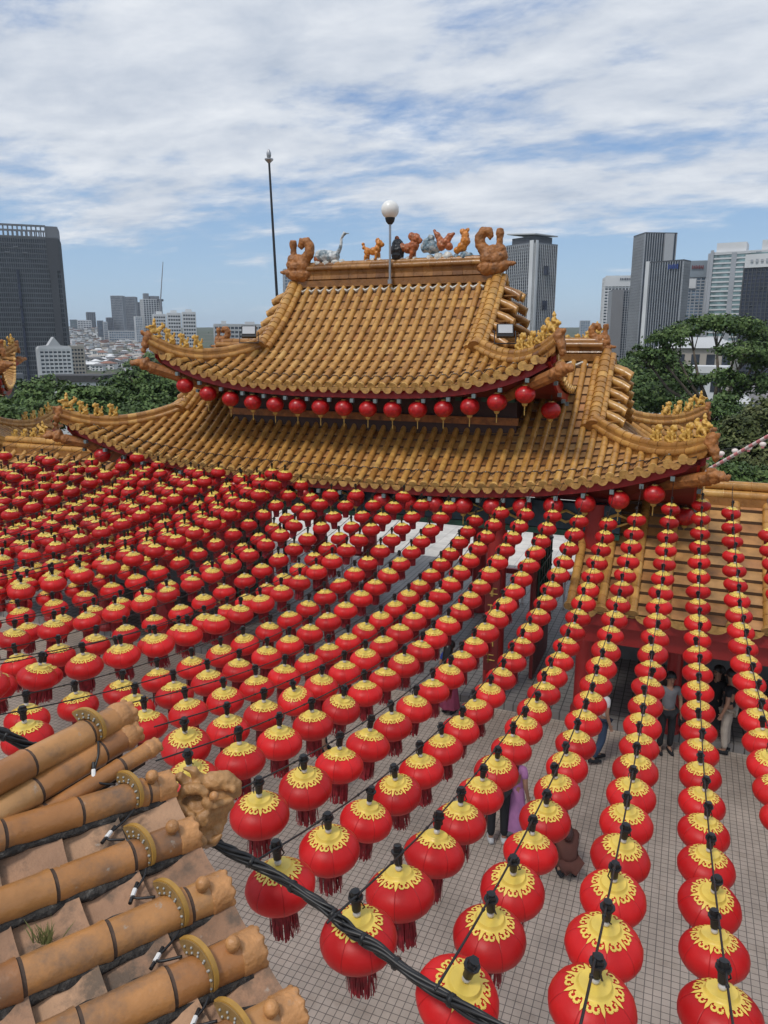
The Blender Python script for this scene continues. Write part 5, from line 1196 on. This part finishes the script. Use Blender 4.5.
def person(loc, face, label, top, bottom, shoes, hair=M_hair, bald=False, longhair=False, skirt=0, sleeve='short', h=1.78, pose=None, fem=False, bag=None):
    """one skinned body (head, face, hands with fingers) with clothes, hair and shoes as children; built upright facing +Y, then turned"""
    k = h / 1.75; J = dict(pel=(0,0,.93), wai=(0,0,1.08), che=(0,.0,1.27), nek=(0,-.01,1.46), hd0=(0,.01,1.55), hd1=(0,.025,1.68))
    sw = .17 if fem else .195
    for s_, n_ in ((-1, 'l'), (1, 'r')):
        J.update({'sh' + n_: (s_ * sw, 0, 1.41), 'el' + n_: (s_ * (sw + .07), -.02, 1.13), 'wr' + n_: (s_ * (sw + .06), .06, .89), 'hi' + n_: (s_ * .09, 0, .90), 'kn' + n_: (s_ * .10, .02, .50), 'an' + n_: (s_ * .10, -.02, .09), 'to' + n_: (s_ * .11, .14, .035)})
    if pose: J.update(pose)
    e = empty('person', loc, label, 'person'); e.rotation_euler = (0, 0, face)
    def V(n): return tuple(Vector(J[n]) * k)
    vs, ed, rd, ix = [], [], [], {}
    def add(n, p, r, par=None):
        ix[n] = len(vs); vs.append(p); rd.append((r * k, r * k) if not isinstance(r, tuple) else (r[0] * k, r[1] * k))
        if par is not None: ed.append((ix[par], ix[n]))
    add('pel', V('pel'), (.135, .11)); add('wai', V('wai'), (.115 if fem else .13, .10), 'pel'); add('che', V('che'), (.14, .11), 'wai'); add('nek', V('nek'), .058, 'che'); add('hd0', V('hd0'), (.075, .085), 'nek'); add('hd1', V('hd1'), (.082, .098), 'hd0')
    for n_ in 'lr':
        add('sh' + n_, V('sh' + n_), .058, 'che'); add('el' + n_, V('el' + n_), .042, 'sh' + n_); add('wr' + n_, V('wr' + n_), .028, 'el' + n_)
        w, el = Vector(V('wr' + n_)), Vector(V('el' + n_)); d = (w - el).normalized(); sx = 1 if n_ == 'r' else -1; sd = Vector((0, 1, 0)) if abs(d.y) < .9 else Vector((0, 0, 1)); sd = (sd - d * sd.dot(d)).normalized(); pm_ = sd.cross(d) * -sx
        add('pm' + n_, tuple(w + d * .055 * k), (.024, .034), 'wr' + n_)
        for fi, (o_, L_) in enumerate(((.027, .062), (.009, .072), (-.009, .068), (-.026, .052))):
            q0 = w + d * .085 * k + sd * (o_ * k); q1 = q0 + (d * .8 + pm_ * .2) * (L_ * .5 * k); q2 = q1 + (d * .6 + pm_ * .6) * (L_ * .5 * k)
            add(f'f{n_}{fi}a', tuple(q0), .0105, 'pm' + n_); add(f'f{n_}{fi}b', tuple(q1), .0092, f'f{n_}{fi}a'); add(f'f{n_}{fi}c', tuple(q2), .0075, f'f{n_}{fi}b')
        t0 = w + d * .03 * k + sd * .03 * k; t1 = t0 + (d * .5 + sd * .8) * .035 * k; add(f't{n_}a', tuple(t0), .0125, 'pm' + n_); add(f't{n_}b', tuple(t1), .009, f't{n_}a')
        add('hi' + n_, V('hi' + n_), .088, 'pel'); add('kn' + n_, V('kn' + n_), .058, 'hi' + n_); add('an' + n_, V('an' + n_), .042, 'kn' + n_); add('to' + n_, V('to' + n_), (.04, .026), 'an' + n_)
    body = skin('body', vs, ed, rd, M_skin, e)
    H0, H1 = Vector(V('hd0')), Vector(V('hd1')); hc = H0.lerp(H1, .55); up = (H1 - Vector(V('nek'))).normalized(); fw = Vector((0, 1, 0)); fw = (fw - up * fw.dot(up)).normalized(); rt = fw.cross(up)
    # face: nose, eyes, mouth, ears
    m = MB(); m.tube([hc + fw * .088 * k + up * .005, hc + fw * .118 * k - up * .03 * k], [.010 * k, .017 * k], 8)
    for s_ in (1, -1): m.sphere(hc + rt * (s_ * .083 * k) - up * .01, .028 * k, 8, 6, sq=(.45, .8, 1.1))
    m.build('nose_and_ears', M_skin, e, smooth=True, world=False)
    m = MB()
    for s_ in (1, -1): m.sphere(hc + fw * .086 * k + rt * (s_ * .034 * k) + up * .012 * k, .012 * k, 8, 6)
    m.tube([hc + fw * .09 * k - up * .058 * k - rt * .022 * k, hc + fw * .094 * k - up * .058 * k, hc + fw * .09 * k - up * .058 * k + rt * .022 * k], .006 * k, 6); m.build('eyes_and_mouth', mat('face_dark', (0.10,0.03,0.03), .5), e, smooth=True, world=False)
    if not bald:
        m = MB(); C = hc + up * .018 * k - fw * .016 * k; n_, mm = 16, 9; base = 0
        for i in range(mm + 1):
            ph = math.pi * .62 * i / mm
            for j in range(n_):
                a_ = 2 * math.pi * j / n_; f_ = math.cos(a_); ph2 = ph * (1 if f_ < .3 else (1 - .38 * (f_ - .3) / .7)); r_ = .112 * k
                m.v.append(tuple(C + up * (math.cos(ph2) * r_ * 1.06) + (fw * math.cos(a_) * 1.04 + rt * math.sin(a_) * .92) * (math.sin(ph2) * r_)))
        for i in range(mm):
            for j in range(n_): j2 = (j + 1) % n_; m.face((i * n_ + j, (i + 1) * n_ + j, (i + 1) * n_ + j2, i * n_ + j2))
        if longhair:
            nk = Vector(V('nek')); ch = Vector(V('che')); P = [C - fw * .05 * k + up * .03, C - fw * .085 * k - up * .06 * k, nk - fw * .10 * k, nk.lerp(ch, .8) - fw * .15 * k, ch - fw * .15 * k - up * .08 * k]
            m.tube(P, [.08 * k, .10 * k, .105 * k, .10 * k, .05 * k], 12)
        m.build('hair', hair, e, smooth=True, world=False)
    # clothes follow the limbs a centimetre or two outside the skin
    def garment(name, nodes, links, m_, root):
        names = list(nodes); vv = [nodes[n][0] for n in names]; rr = [(nodes[n][1] * k, nodes[n][2] * k) for n in names]
        return skin(name, vv, [(names.index(a), names.index(b)) for a, b in links], rr, m_, e, root=names.index(root))
    hem = Vector(V('pel')) - Vector((0, 0, .02 * k))
    nd = {'hem': (tuple(hem), .158, .128), 'wai': (V('wai'), .14 if fem else .155, .122), 'che': (V('che'), .162, .132), 'nek': (tuple(Vector(V('nek')) - Vector((0, 0, .03 * k))), .075, .075)}; lk = [('hem', 'wai'), ('wai', 'che'), ('che', 'nek')]
    for n_ in 'lr':
        s_, el, wr_ = Vector(V('sh' + n_)), Vector(V('el' + n_)), Vector(V('wr' + n_)); nd['s' + n_] = (tuple(s_), .073, .073); lk.append(('che', 's' + n_))
        nd['u' + n_] = (tuple(s_.lerp(el, .62 if sleeve == 'short' else 1)), .060, .060); lk.append(('s' + n_, 'u' + n_))
        if sleeve == 'long': nd['w' + n_] = (tuple(el.lerp(wr_, .95)), .042, .042); lk.append(('u' + n_, 'w' + n_))
    garment('shirt' if not skirt or bottom is not top else 'bodice', nd, lk, top, 'che')
    if skirt:
        P0 = Vector(V('pel')) + Vector((0, 0, .1 * k)); kz = (Vector(V('knl')) + Vector(V('knr'))) / 2; az_ = (Vector(V('anl')) + Vector(V('anr'))) / 2; bot = kz.lerp(az_, skirt)
        m = MB(); rs = [(.13, 0), (.165, .18), (.19, .45), (.22, .75), (.25, 1.0)]; base = 0
        for r_, t in rs:
            c_ = P0.lerp(bot, t)
            for j in range(28): a_ = 2 * math.pi * j / 28; rr = r_ * k * (1 + (.09 * math.sin(a_ * 7) + .04 * math.sin(a_ * 3 + 1)) * t); m.v.append((c_.x + math.cos(a_) * rr, c_.y + math.sin(a_) * rr * .8, c_.z))
        for i in range(len(rs) - 1):
            for j in range(28): j2 = (j + 1) % 28; m.face((i * 28 + j, (i + 1) * 28 + j, (i + 1) * 28 + j2, i * 28 + j2))
        m.build('skirt', bottom, e, smooth=True, world=False)
    else:
        nd = {'pel': (tuple(Vector(V('pel')) + Vector((0, 0, .04 * k))), .15, .122)}; lk = []
        for n_ in 'lr':
            nd['h' + n_] = (V('hi' + n_), .102, .102); nd['k' + n_] = (V('kn' + n_), .078, .078); nd['a' + n_] = (tuple(Vector(V('kn' + n_)).lerp(Vector(V('an' + n_)), .93)), .062, .062); lk += [('pel', 'h' + n_), ('h' + n_, 'k' + n_), ('k' + n_, 'a' + n_)]
        garment('trousers', nd, lk, bottom, 'pel')
    for n_ in 'lr':
        a_, t_ = Vector(V('an' + n_)), Vector(V('to' + n_)); d = (t_ - a_); d.z = 0
        if d.length < .02: d = Vector((0, .1, 0))
        d.normalize(); m = MB(); m.tube([a_ - d * .07 * k + Vector((0, 0, -.04 * k)), a_ + Vector((0, 0, -.03 * k)), a_ + d * .1 * k + Vector((0, 0, -.045 * k)), a_ + d * .19 * k + Vector((0, 0, -.055 * k))], [.035 * k, .052 * k, .046 * k, .028 * k], 10); m.build('shoe', shoes, e, smooth=True, world=False)
    if bag:
        m = MB(); q = Vector(bag[0]) * k; pts = [(-.14, -.18), (.14, -.18), (.16, .08), (.1, .16), (-.1, .16), (-.16, .08)]; Mx = Matrix.Rotation(R(90), 4, 'Z'); Mx.translation = q; m.prism(pts, .12, Mx)
        m.tube([q + Vector((0, -.1, .15)), Vector(V('shr')) + Vector((0, 0, .06)), q + Vector((0, .1, .15))], .014, 6); m.build('bag_body', bag[1], e, world=False)
    return e
def gp(u, v, z=FZ): p = ground_at(u, v, z); return p
bend = dict(nek=(0, .05, 1.45), hd0=(0, .09, 1.53), hd1=(0, .15, 1.64))
person(gp(497, 842), R(20), 'bald person in black top and trousers seen from behind between the lanterns', K_navy, K_black, K_shoe, bald=True, h=1.84)
person(gp(514, 838), R(-35), 'person in a long lilac dress standing beside the bald person', K_lilac, K_lilac, K_shoe, longhair=True, skirt=.62, h=1.66, fem=True)
person(gp(599, 761), R(-60), 'person in white tee and blue jeans walking under the third lantern string', K_white, K_jean, K_black, longhair=True, h=1.72, fem=True, pose=dict(knl=(-.09,.10,.5), anl=(-.09,-.02,.10), tol=(-.10,.14,.04), knr=(.1,-.02,.5), anr=(.1,-.2,.12), tor=(.11,-.04,.04)), bag=None)
crouch = dict(pel=(0,-.12,.30), wai=(0,-.04,.42), che=(0,.12,.55), nek=(0,.26,.66), hd0=(0,.33,.70), hd1=(0,.41,.78), shl=(-.17,.14,.62), shr=(.17,.14,.62), ell=(-.22,.30,.40), elr=(.22,.30,.40), wrl=(-.12,.45,.22), wrr=(.12,.45,.22), hil=(-.09,-.10,.28), hir=(.09,-.10,.28), knl=(-.14,.30,.34), knr=(.14,.30,.34), anl=(-.11,-.05,.10), anr=(.11,-.05,.10), tol=(-.12,.12,.04), tor=(.12,.12,.04))
person(gp(566, 874), R(25), 'person crouching on the tiles with long dark red hair and brown top', K_brown, K_brown, K_black, hair=M_hairr, longhair=True, h=1.68, fem=True, pose=crouch, sleeve='long')
person(gp(449, 713, FZ), R(-15), 'person in bright blue top and long maroon skirt near the gate step', K_blue, K_rose, K_black, skirt=.8, h=1.7, fem=True, longhair=True)
person(gp(724, 752), R(75), 'person in black top and pale trousers under the right wing eave', K_black, K_beige, K_black, h=1.78)
person(gp(711, 742), R(140), 'person in dark dress with a black shoulder bag under the wing eave', K_black, K_black, K_black, h=1.68, fem=True, longhair=True, skirt=.2, bag=((.28, .0, .95), K_black))
person(gp(664, 752), R(200), 'person in grey and black beside the right hand column', K_grey, K_black, K_black, h=1.72, fem=True, longhair=True)
person(gp(322, 792), R(-50), 'person in black half hidden under the middle lantern strings', K_black, K_navy, K_black, h=1.74)
p = ground_at(270, 992, FZ + 1.72); person((p.x, p.y, FZ), R(-70), 'person whose black hair shows just past the foreground eave tiles', K_grey, K_navy, K_black, h=1.76)

# ------------------------------------------------------------------ lanterns
LR, LB = .170, .102
def surf(r): return LB * max(0, 1 - (r / LR) ** 2.35) ** .5
TOPZ = surf(.40 * LR)
def lant_body(n, hi=True):
    m = MB(); prof = []
    K = 14 if hi else 7
    for i in range(K + 1):
        t = -1.22 + 2.42 * i / K; r = LR * math.cos(t) ** (1 / 1.18); z = LB * math.sin(t); prof.append((r, z))
    m.lathe(prof, n, caps=True, mod=(lambda a, z: 1 + .006 * math.cos(12 * a)) if hi else None); return m
def lant_cap(n, hi=True):
    m = MB(); z0 = TOPZ - .008
    m.lathe([(.36 * LR, z0 - .02), (.425 * LR, z0), (.43 * LR, z0 + .010), (.40 * LR, z0 + .013), (.385 * LR, z0 + .024), (.365 * LR, z0 + .029), (.14 * LR, z0 + .027), (.001, z0 + .027)], n)
    def pt(r, a, dz=.0035): return (r * math.cos(a), r * math.sin(a), surf(r) + dz)
    if not hi:
        for j in range(16):
            a0, a1, a2 = 2 * math.pi * j / 16, 2 * math.pi * (j + .5) / 16, 2 * math.pi * (j + 1) / 16; ro = (.65 if j % 2 else .57) * LR
            m.poly([pt(.41 * LR, a0), pt(.52 * LR, a0), pt(ro, a1), pt(.52 * LR, a2), pt(.41 * LR, a2)])
        return m
    NS = 64
    for j in range(NS):
        a0, a1 = 2 * math.pi * j / NS, 2 * math.pi * (j + 1) / NS
        def ro(a): return LR * (.475 + .018 * math.cos(16 * a))
        m.quad(pt(.41 * LR, a0), pt(ro(a0), a0), pt(ro(a1), a1), pt(.41 * LR, a1))
    for k in range(8):
        A = 2 * math.pi * k / 8; w = .105
        m.poly([pt(.45 * LR, A - w * 1.4), pt(.53 * LR, A - w * .75), pt(.60 * LR, A - w * .7), pt(.71 * LR, A), pt(.60 * LR, A + w * .7), pt(.53 * LR, A + w * .75), pt(.45 * LR, A + w * 1.4)])
        for sg in (1, -1):                                      # scroll
            Ac = A + sg * .27; rc = .570 * LR; rad = .085 * LR; P = []
            for i in range(12):
                t = i / 11; q = R(200 - 330 * t) ; rr = rad * (1 - .35 * t); x = rc + rr * math.cos(q); y = sg * rr * math.sin(q); P.append((x * math.cos(Ac) - y * math.sin(Ac), x * math.sin(Ac) + y * math.cos(Ac)))
            wd_ = .027 * LR
            for i in range(11):
                (x0, y0), (x1, y1) = P[i], P[i + 1]; dx, dy = x1 - x0, y1 - y0; l = math.hypot(dx, dy) or 1; nx_, ny_ = -dy / l * wd_, dx / l * wd_; w1 = 1 if i < 10 else 1.3
                def S_(x, y): return (x, y, surf(math.hypot(x, y)) + .0042)
                m.quad(S_(x0 - nx_, y0 - ny_), S_(x1 - nx_ * w1, y1 - ny_ * w1), S_(x1 + nx_ * w1, y1 + ny_ * w1), S_(x0 + nx_, y0 + ny_))
    return m
def lant_tassel(hi=True, seed=1):
    rg = random.Random(seed); m = MB(); z = -LB * .94
    m.lathe([(.42 * LR, z + .012), (.43 * LR, z), (.41 * LR, z - .012)], 20 if hi else 10)
    if not hi: m.lathe([(.40 * LR, z), (.36 * LR, z - .06), (.33 * LR, z - .125)], 10); return m
    for k in range(150):
        a = rg.uniform(0, 6.283); r0 = LR * rg.choice((.40, .385, .30)); L = rg.choice((.125, .135, .14, .145, .15)) + rg.uniform(-.006, .006); sx, sy = rg.gauss(0, .006), rg.gauss(0, .006); w = .0036
        x, y = r0 * math.cos(a), r0 * math.sin(a); tx, ty = -math.sin(a) * w, math.cos(a) * w; P = [(x, y, z), (x + sx * .4, y + sy * .4, z - L * .5), (x + sx, y + sy, z - L)]
        for i in range(2):
            (ax, ay2, az2), (bx, by, bz) = P[i], P[i + 1]; m.quad((ax - tx, ay2 - ty, az2), (bx - tx, by - ty, bz), (bx + tx, by + ty, bz), (ax + tx, ay2 + ty, az2))
    return m
def lant_socket(hi=True):
    m = MB(); z = TOPZ + .018; n = 10 if hi else 5
    m.sphere((0, 0, z + .016), .018, 10 if hi else 5, 7 if hi else 4, mi=1)
    m.lathe([(.012, z + .03), (.020, z + .034), (.022, z + .078), (.027, z + .082), (.027, z + .092), (.034, z + .094), (.034, z + .102), (.022, z + .104), (.020, z + .13), (.001, z + .132)], n)
    if hi: m.tube([(.02, 0, z + .09), (.035, .01, z + .05), (.02, .02, z + .03)], .004, 4); m.box((0, 0, z + .112), (.05, .028, .02))
    return m
WZ = TOPZ + .018 + .108                        # wire height above the lantern centre
protos = []
for sd in range(3):
    def take(o): d_ = o.data; bpy.data.objects.remove(o); return d_
    protos.append((take(lant_body(28).build('lantern_body', M_lred, smooth=True)), take(sharp(lant_cap(28).build('gold_cap', M_lcap), 50)),
                   take(lant_tassel(True, sd + 1).build('tassel', M_tassel)), take(sharp(lant_socket().build('bulb_socket', [M_blackp, M_bulb]), 40))))
# strings: cross position at the near end, along, height, cross at the far end, slope, curvature, lanterns
ST = [(1.93, 4.9, None, 1.95, None, None, 17), (1.38, 3.4, None, 1.42, None, None, 20), (0.86, 3.05, None, 0.86, None, None, 22),
 (0.347, 2.969, -2.695, 0.378, -0.3146, 0.02655, 23), (-0.147, 2.425, -2.335, -0.131, -0.3471, 0.02667, 23), (-0.653, 2.368, -2.431, -0.667, -0.3337, 0.02639, 22), (-1.128, 2.469, -2.402, -1.149, -0.3448, 0.0259, 22),
 (-1.657, 2.718, -2.492, -1.626, -0.3386, 0.02771, 21), (-2.086, 3.232, -2.54, -2.096, -0.3035, 0.02651, 20), (-2.62, 3.293, -2.505, -2.595, -0.3125, 0.02688, 20), (-3.059, 3.803, -2.643, -3.057, -0.2931, 0.02742, 19), (-3.66, 4.103, -2.762, -3.62, -0.300, 0.02648, 19)]
SPC = .6 * .8725
random.seed(31)
for i in range(12, 36):
    c = -3.62 - .497 * (i - 11); ST.append((c + random.gauss(0, .03), 3.45 + random.uniform(-.2, .25) + .02 * (i - 11), None, c + random.gauss(0, .05), None, None, 20))
for i in range(19, 36):
    c = -3.62 - .497 * (i - 10.5); ST.append((c + random.gauss(0, .05), 6.2 + random.uniform(-.4, .4), None, c + random.gauss(0, .06), None, None, 15))
allL = []; wires = []
for si, (c0, a0, z0, c1, sl_, cu, n) in enumerate(ST):
    dzr = (.24 if si >= 36 else 0) + random.gauss(0, .06) if si >= 12 else 0; am = 9.1 + random.gauss(0, .15) * (si >= 12)
    def PZ(t):
        if z0 is None: y = a0 + t; return CZ - 3.47 + dzr + .0268 * (y - am) ** 2
        s_ = t / .8725; return CZ + z0 + (sl_ * s_ * .8725 + cu * .8725 * s_ * s_ * .8725)
    def PT(t): return Vector((c0 + (c1 - c0) * t / ((n - 1) * SPC), a0 + t, PZ(t)))
    if cu is not None:
        def PZ(t, z0=z0, sl_=sl_, cu=cu): s_ = t / .8725; return CZ + z0 + .8725 * (sl_ * s_ + cu * .8725 * s_ * s_)
        def PT(t, PZ=PZ): return Vector((c0 + (c1 - c0) * t / ((n - 1) * SPC), a0 + t, PZ(t)))
    for k in range(n):
        t = k * SPC + random.gauss(0, .012); q = PT(t); allL.append((si, k, q - Vector((0, 0, TOPZ + .02))))
    far = PT((n - .4) * SPC); hk = Vector((far.x, max(far.y, 14.3), far.z + .25))
    path = ([PT(-2.6 * SPC) + Vector((0, 0, WZ - TOPZ - .02))] if si in (0, 1, 2, 3, 4) else []) + [PT((k - .55) * SPC) + Vector((0, 0, WZ - TOPZ - .02)) for k in range(n + 1)] + [hk]
    wires.append((si, path))
inpoly = [(-90, 1030), (-90, 775), (0, 770), (85, 708), (122, 706), (166, 752), (190, 815), (226, 890), (256, 950), (296, 1030)]
def inside(u, v):
    r = False
    for (x0, y0), (x1, y1) in zip(inpoly, inpoly[1:] + inpoly[:1]):
        if (y0 > v) != (y1 > v) and u < (x1 - x0) * (v - y0) / (y1 - y0) + x0: r = not r
    return r
vis, off_ = [], []
for si, k, p in allL:
    u, v, d = px(p); rr_ = LR * F / d
    if u < -rr_ - 6 or u > 768 + rr_ + 6 or v > 1024 + rr_ * 1.2:
        if d > .8 and -160 < u < 1150 and v < 1400 and not inside(u, v): off_.append((si, k, p))
        continue
    if inside(u, v): continue
    vis.append((d, si, k, p, u, v))
vis.sort(key=lambda q: q[0]); near, farL = vis[:300], vis[300:]
ordn = {}; rank = {}
order = sorted({q[1] for q in near})
for si in order:
    ks = sorted(q[2] for q in near if q[1] == si and 0 <= q[4] <= 768 and q[5] <= 1040)
    for j, k in enumerate(ks): rank[(si, k)] = j
strid = {s_: j for j, s_ in enumerate(sorted({q[1] for q in vis if 0 <= q[4] <= 768 and q[5] <= 1030}, key=lambda i: -ST[i][0]))}
def add_lantern(p, sd, tiltx, tilty, rz, sc, label):
    me = protos[sd]; L = bpy.data.objects.new('red_lantern', me[0]); COL.objects.link(L); L.location = p; L.rotation_euler = (tiltx, tilty, rz); L.scale = (sc, sc, sc)
    tag(L, label, 'lantern', 'red lanterns on the strings over the court')
    for nm, d_ in (('gold_cap', me[1]), ('tassel', me[2]), ('bulb_socket', me[3])):
        c = bpy.data.objects.new(nm, d_); COL.objects.link(c); c.parent = L
    return L
random.seed(77)
for d, si, k, p, u, v in near:
    j = rank.get((si, k), 0); o_ = ORD[strid.get(si, 0)]
    so = 'rightmost string' if strid.get(si, 0) == 0 else o_ + ' string from the right'
    lab = f'red lantern, yellow cap, {ORD[j] if j else "nearest"}{" from the near end" if j else " one"} of the {so}'
    add_lantern(p, random.randrange(3), R(random.gauss(0, 4.5)), R(random.gauss(0, 4.5)), random.uniform(0, 6.28), random.uniform(.97, 1.03), lab)
# the rest of the field reads as one mass
def low(mbuild, mats): return mbuild
pb, pc, pt_, pk = lant_body(14, False), lant_cap(12, False), lant_tassel(False), lant_socket(False)
M_lred2 = M_lred
m = MB()
for d, si, k, p, u, v in farL + [(0, si, k, p, 0, 0) for si, k, p in off_]:
    a = random.uniform(0, 6.28); co, s_i = math.cos(a), math.sin(a); sc = random.uniform(.97, 1.03); rv = random.random()
    Rm = Matrix.Rotation(R(random.gauss(0, 3.5)), 3, 'X') @ Matrix.Rotation(R(random.gauss(0, 3.5)), 3, 'Y') @ Matrix.Rotation(a, 3, 'Z')
    for src, mi in ((pb, 0), (pc, 1), (pt_, 2), (pk, 3)):
        b0 = len(m.v)
        for vv in src.v: q = Rm @ (Vector(vv) * sc); m.v.append((q.x + p.x, q.y + p.y, q.z + p.z))
        for f_ in src.f: m.face(tuple(b0 + i for i in f_), mi, rv)
if farL:
    o = m.build('lantern_field', [M_lred, M_lcap, M_tassel, M_blackp], smooth=True); sharp(o, 50); tag(o, 'dense far mass of small red lanterns with yellow caps before the gate roof', 'lanterns', kind='stuff')
print('LANTERNS', len(vis), len(near), len(farL))
for si, path in wires:
    if not any(-40 < px(p)[0] < 810 and px(p)[1] < 1100 for p in path): continue
    m = MB(); m.tube(path, .0055, 5)
    if si in strid:
        for i in range(1, len(path) - 1): m.tube([path[i].lerp(path[i + 1], .30), path[i].lerp(path[i + 1], .33)], .009, 5)
    w = m.build('lantern_wire', M_black, smooth=True); j = strid.get(si, 0)
    tag(w, 'thin black wire carrying the ' + ('rightmost lantern string' if j == 0 else ORD[j] + ' lantern string from the right'), 'wire', 'wires of the lantern strings')
# round lanterns with gold tassels under the eaves
def eave_proto():
    b = MB(); prof = [(.20 * math.cos(t), .178 * math.sin(t)) for t in [-1.35 + 2.7 * i / 14 for i in range(15)]]; b.lathe(prof, 24, caps=True, mod=lambda a, z: 1 + .012 * math.cos(16 * a))
    bo = b.build('eave_lantern', mat('eave_lantern_red', (0.42,0.010,0.012), .35, var=.3, vscale=14, dirt=(0.55,0.22,0.05), dscale=16, damt=(.60,.75)), smooth=True); bo = take(bo)
    c = MB(); c.lathe([(.06, -.172), (.055, -.205), (.03, -.23), (.012, -.235)], 14, caps=True); c.tube([(0, 0, -.23), (0, 0, -.41)], [.012, .008], 6); c.lathe([(.06, .172), (.05, .19)], 14, caps=True)
    cd = take(sharp(c.build('gold_tassel', M_gtassel), 50)); h = MB(); h.tube([(0, 0, .18), (0, 0, .36)], .006, 5); hd_ = take(h.build('hanging_cord', M_black))
    return bo, cd, hd_
EPR = eave_proto()
def eave_lantern(p, label, grp):
    o = bpy.data.objects.new('eave_lantern', EPR[0]); COL.objects.link(o); o.location = p; o.rotation_euler = (0, 0, random.uniform(0, 6)); tag(o, label, 'lantern', grp)
    for n_, d_ in (('gold_tassel', EPR[1]), ('hanging_cord', EPR[2])): c = bpy.data.objects.new(n_, d_); COL.objects.link(c); c.parent = o
for rf, n, nm, step_ in ((UP, 15, 'upper', .60), (LO, 22, 'lower', .62)):
    L_ = []
    for i in range(n):
        x = (i - (n - 1) / 2) * step_ * (rf.W * 2 / (n * step_)) * .93; d = rf.eave(x) - .22; p = rf.P(x, d, 1); p.z -= .56; L_.append(p)
    for i, p in enumerate(L_): eave_lantern(p, f'round red lantern with gold tassel, {ORD[i] if i else "leftmost"}{" from the left" if i else ""} under the {nm} eave', f'round lanterns under the {nm} eave')
    for i, d in enumerate((2.2, 1.2, .2)):
        p = rf.S(rf.W - .25, d); p.z -= .6; eave_lantern(p, f'round red lantern on the right flank of the {nm} eave, {("nearest", "middle", "rearmost")[i]}', f'round lanterns under the {nm} eave')
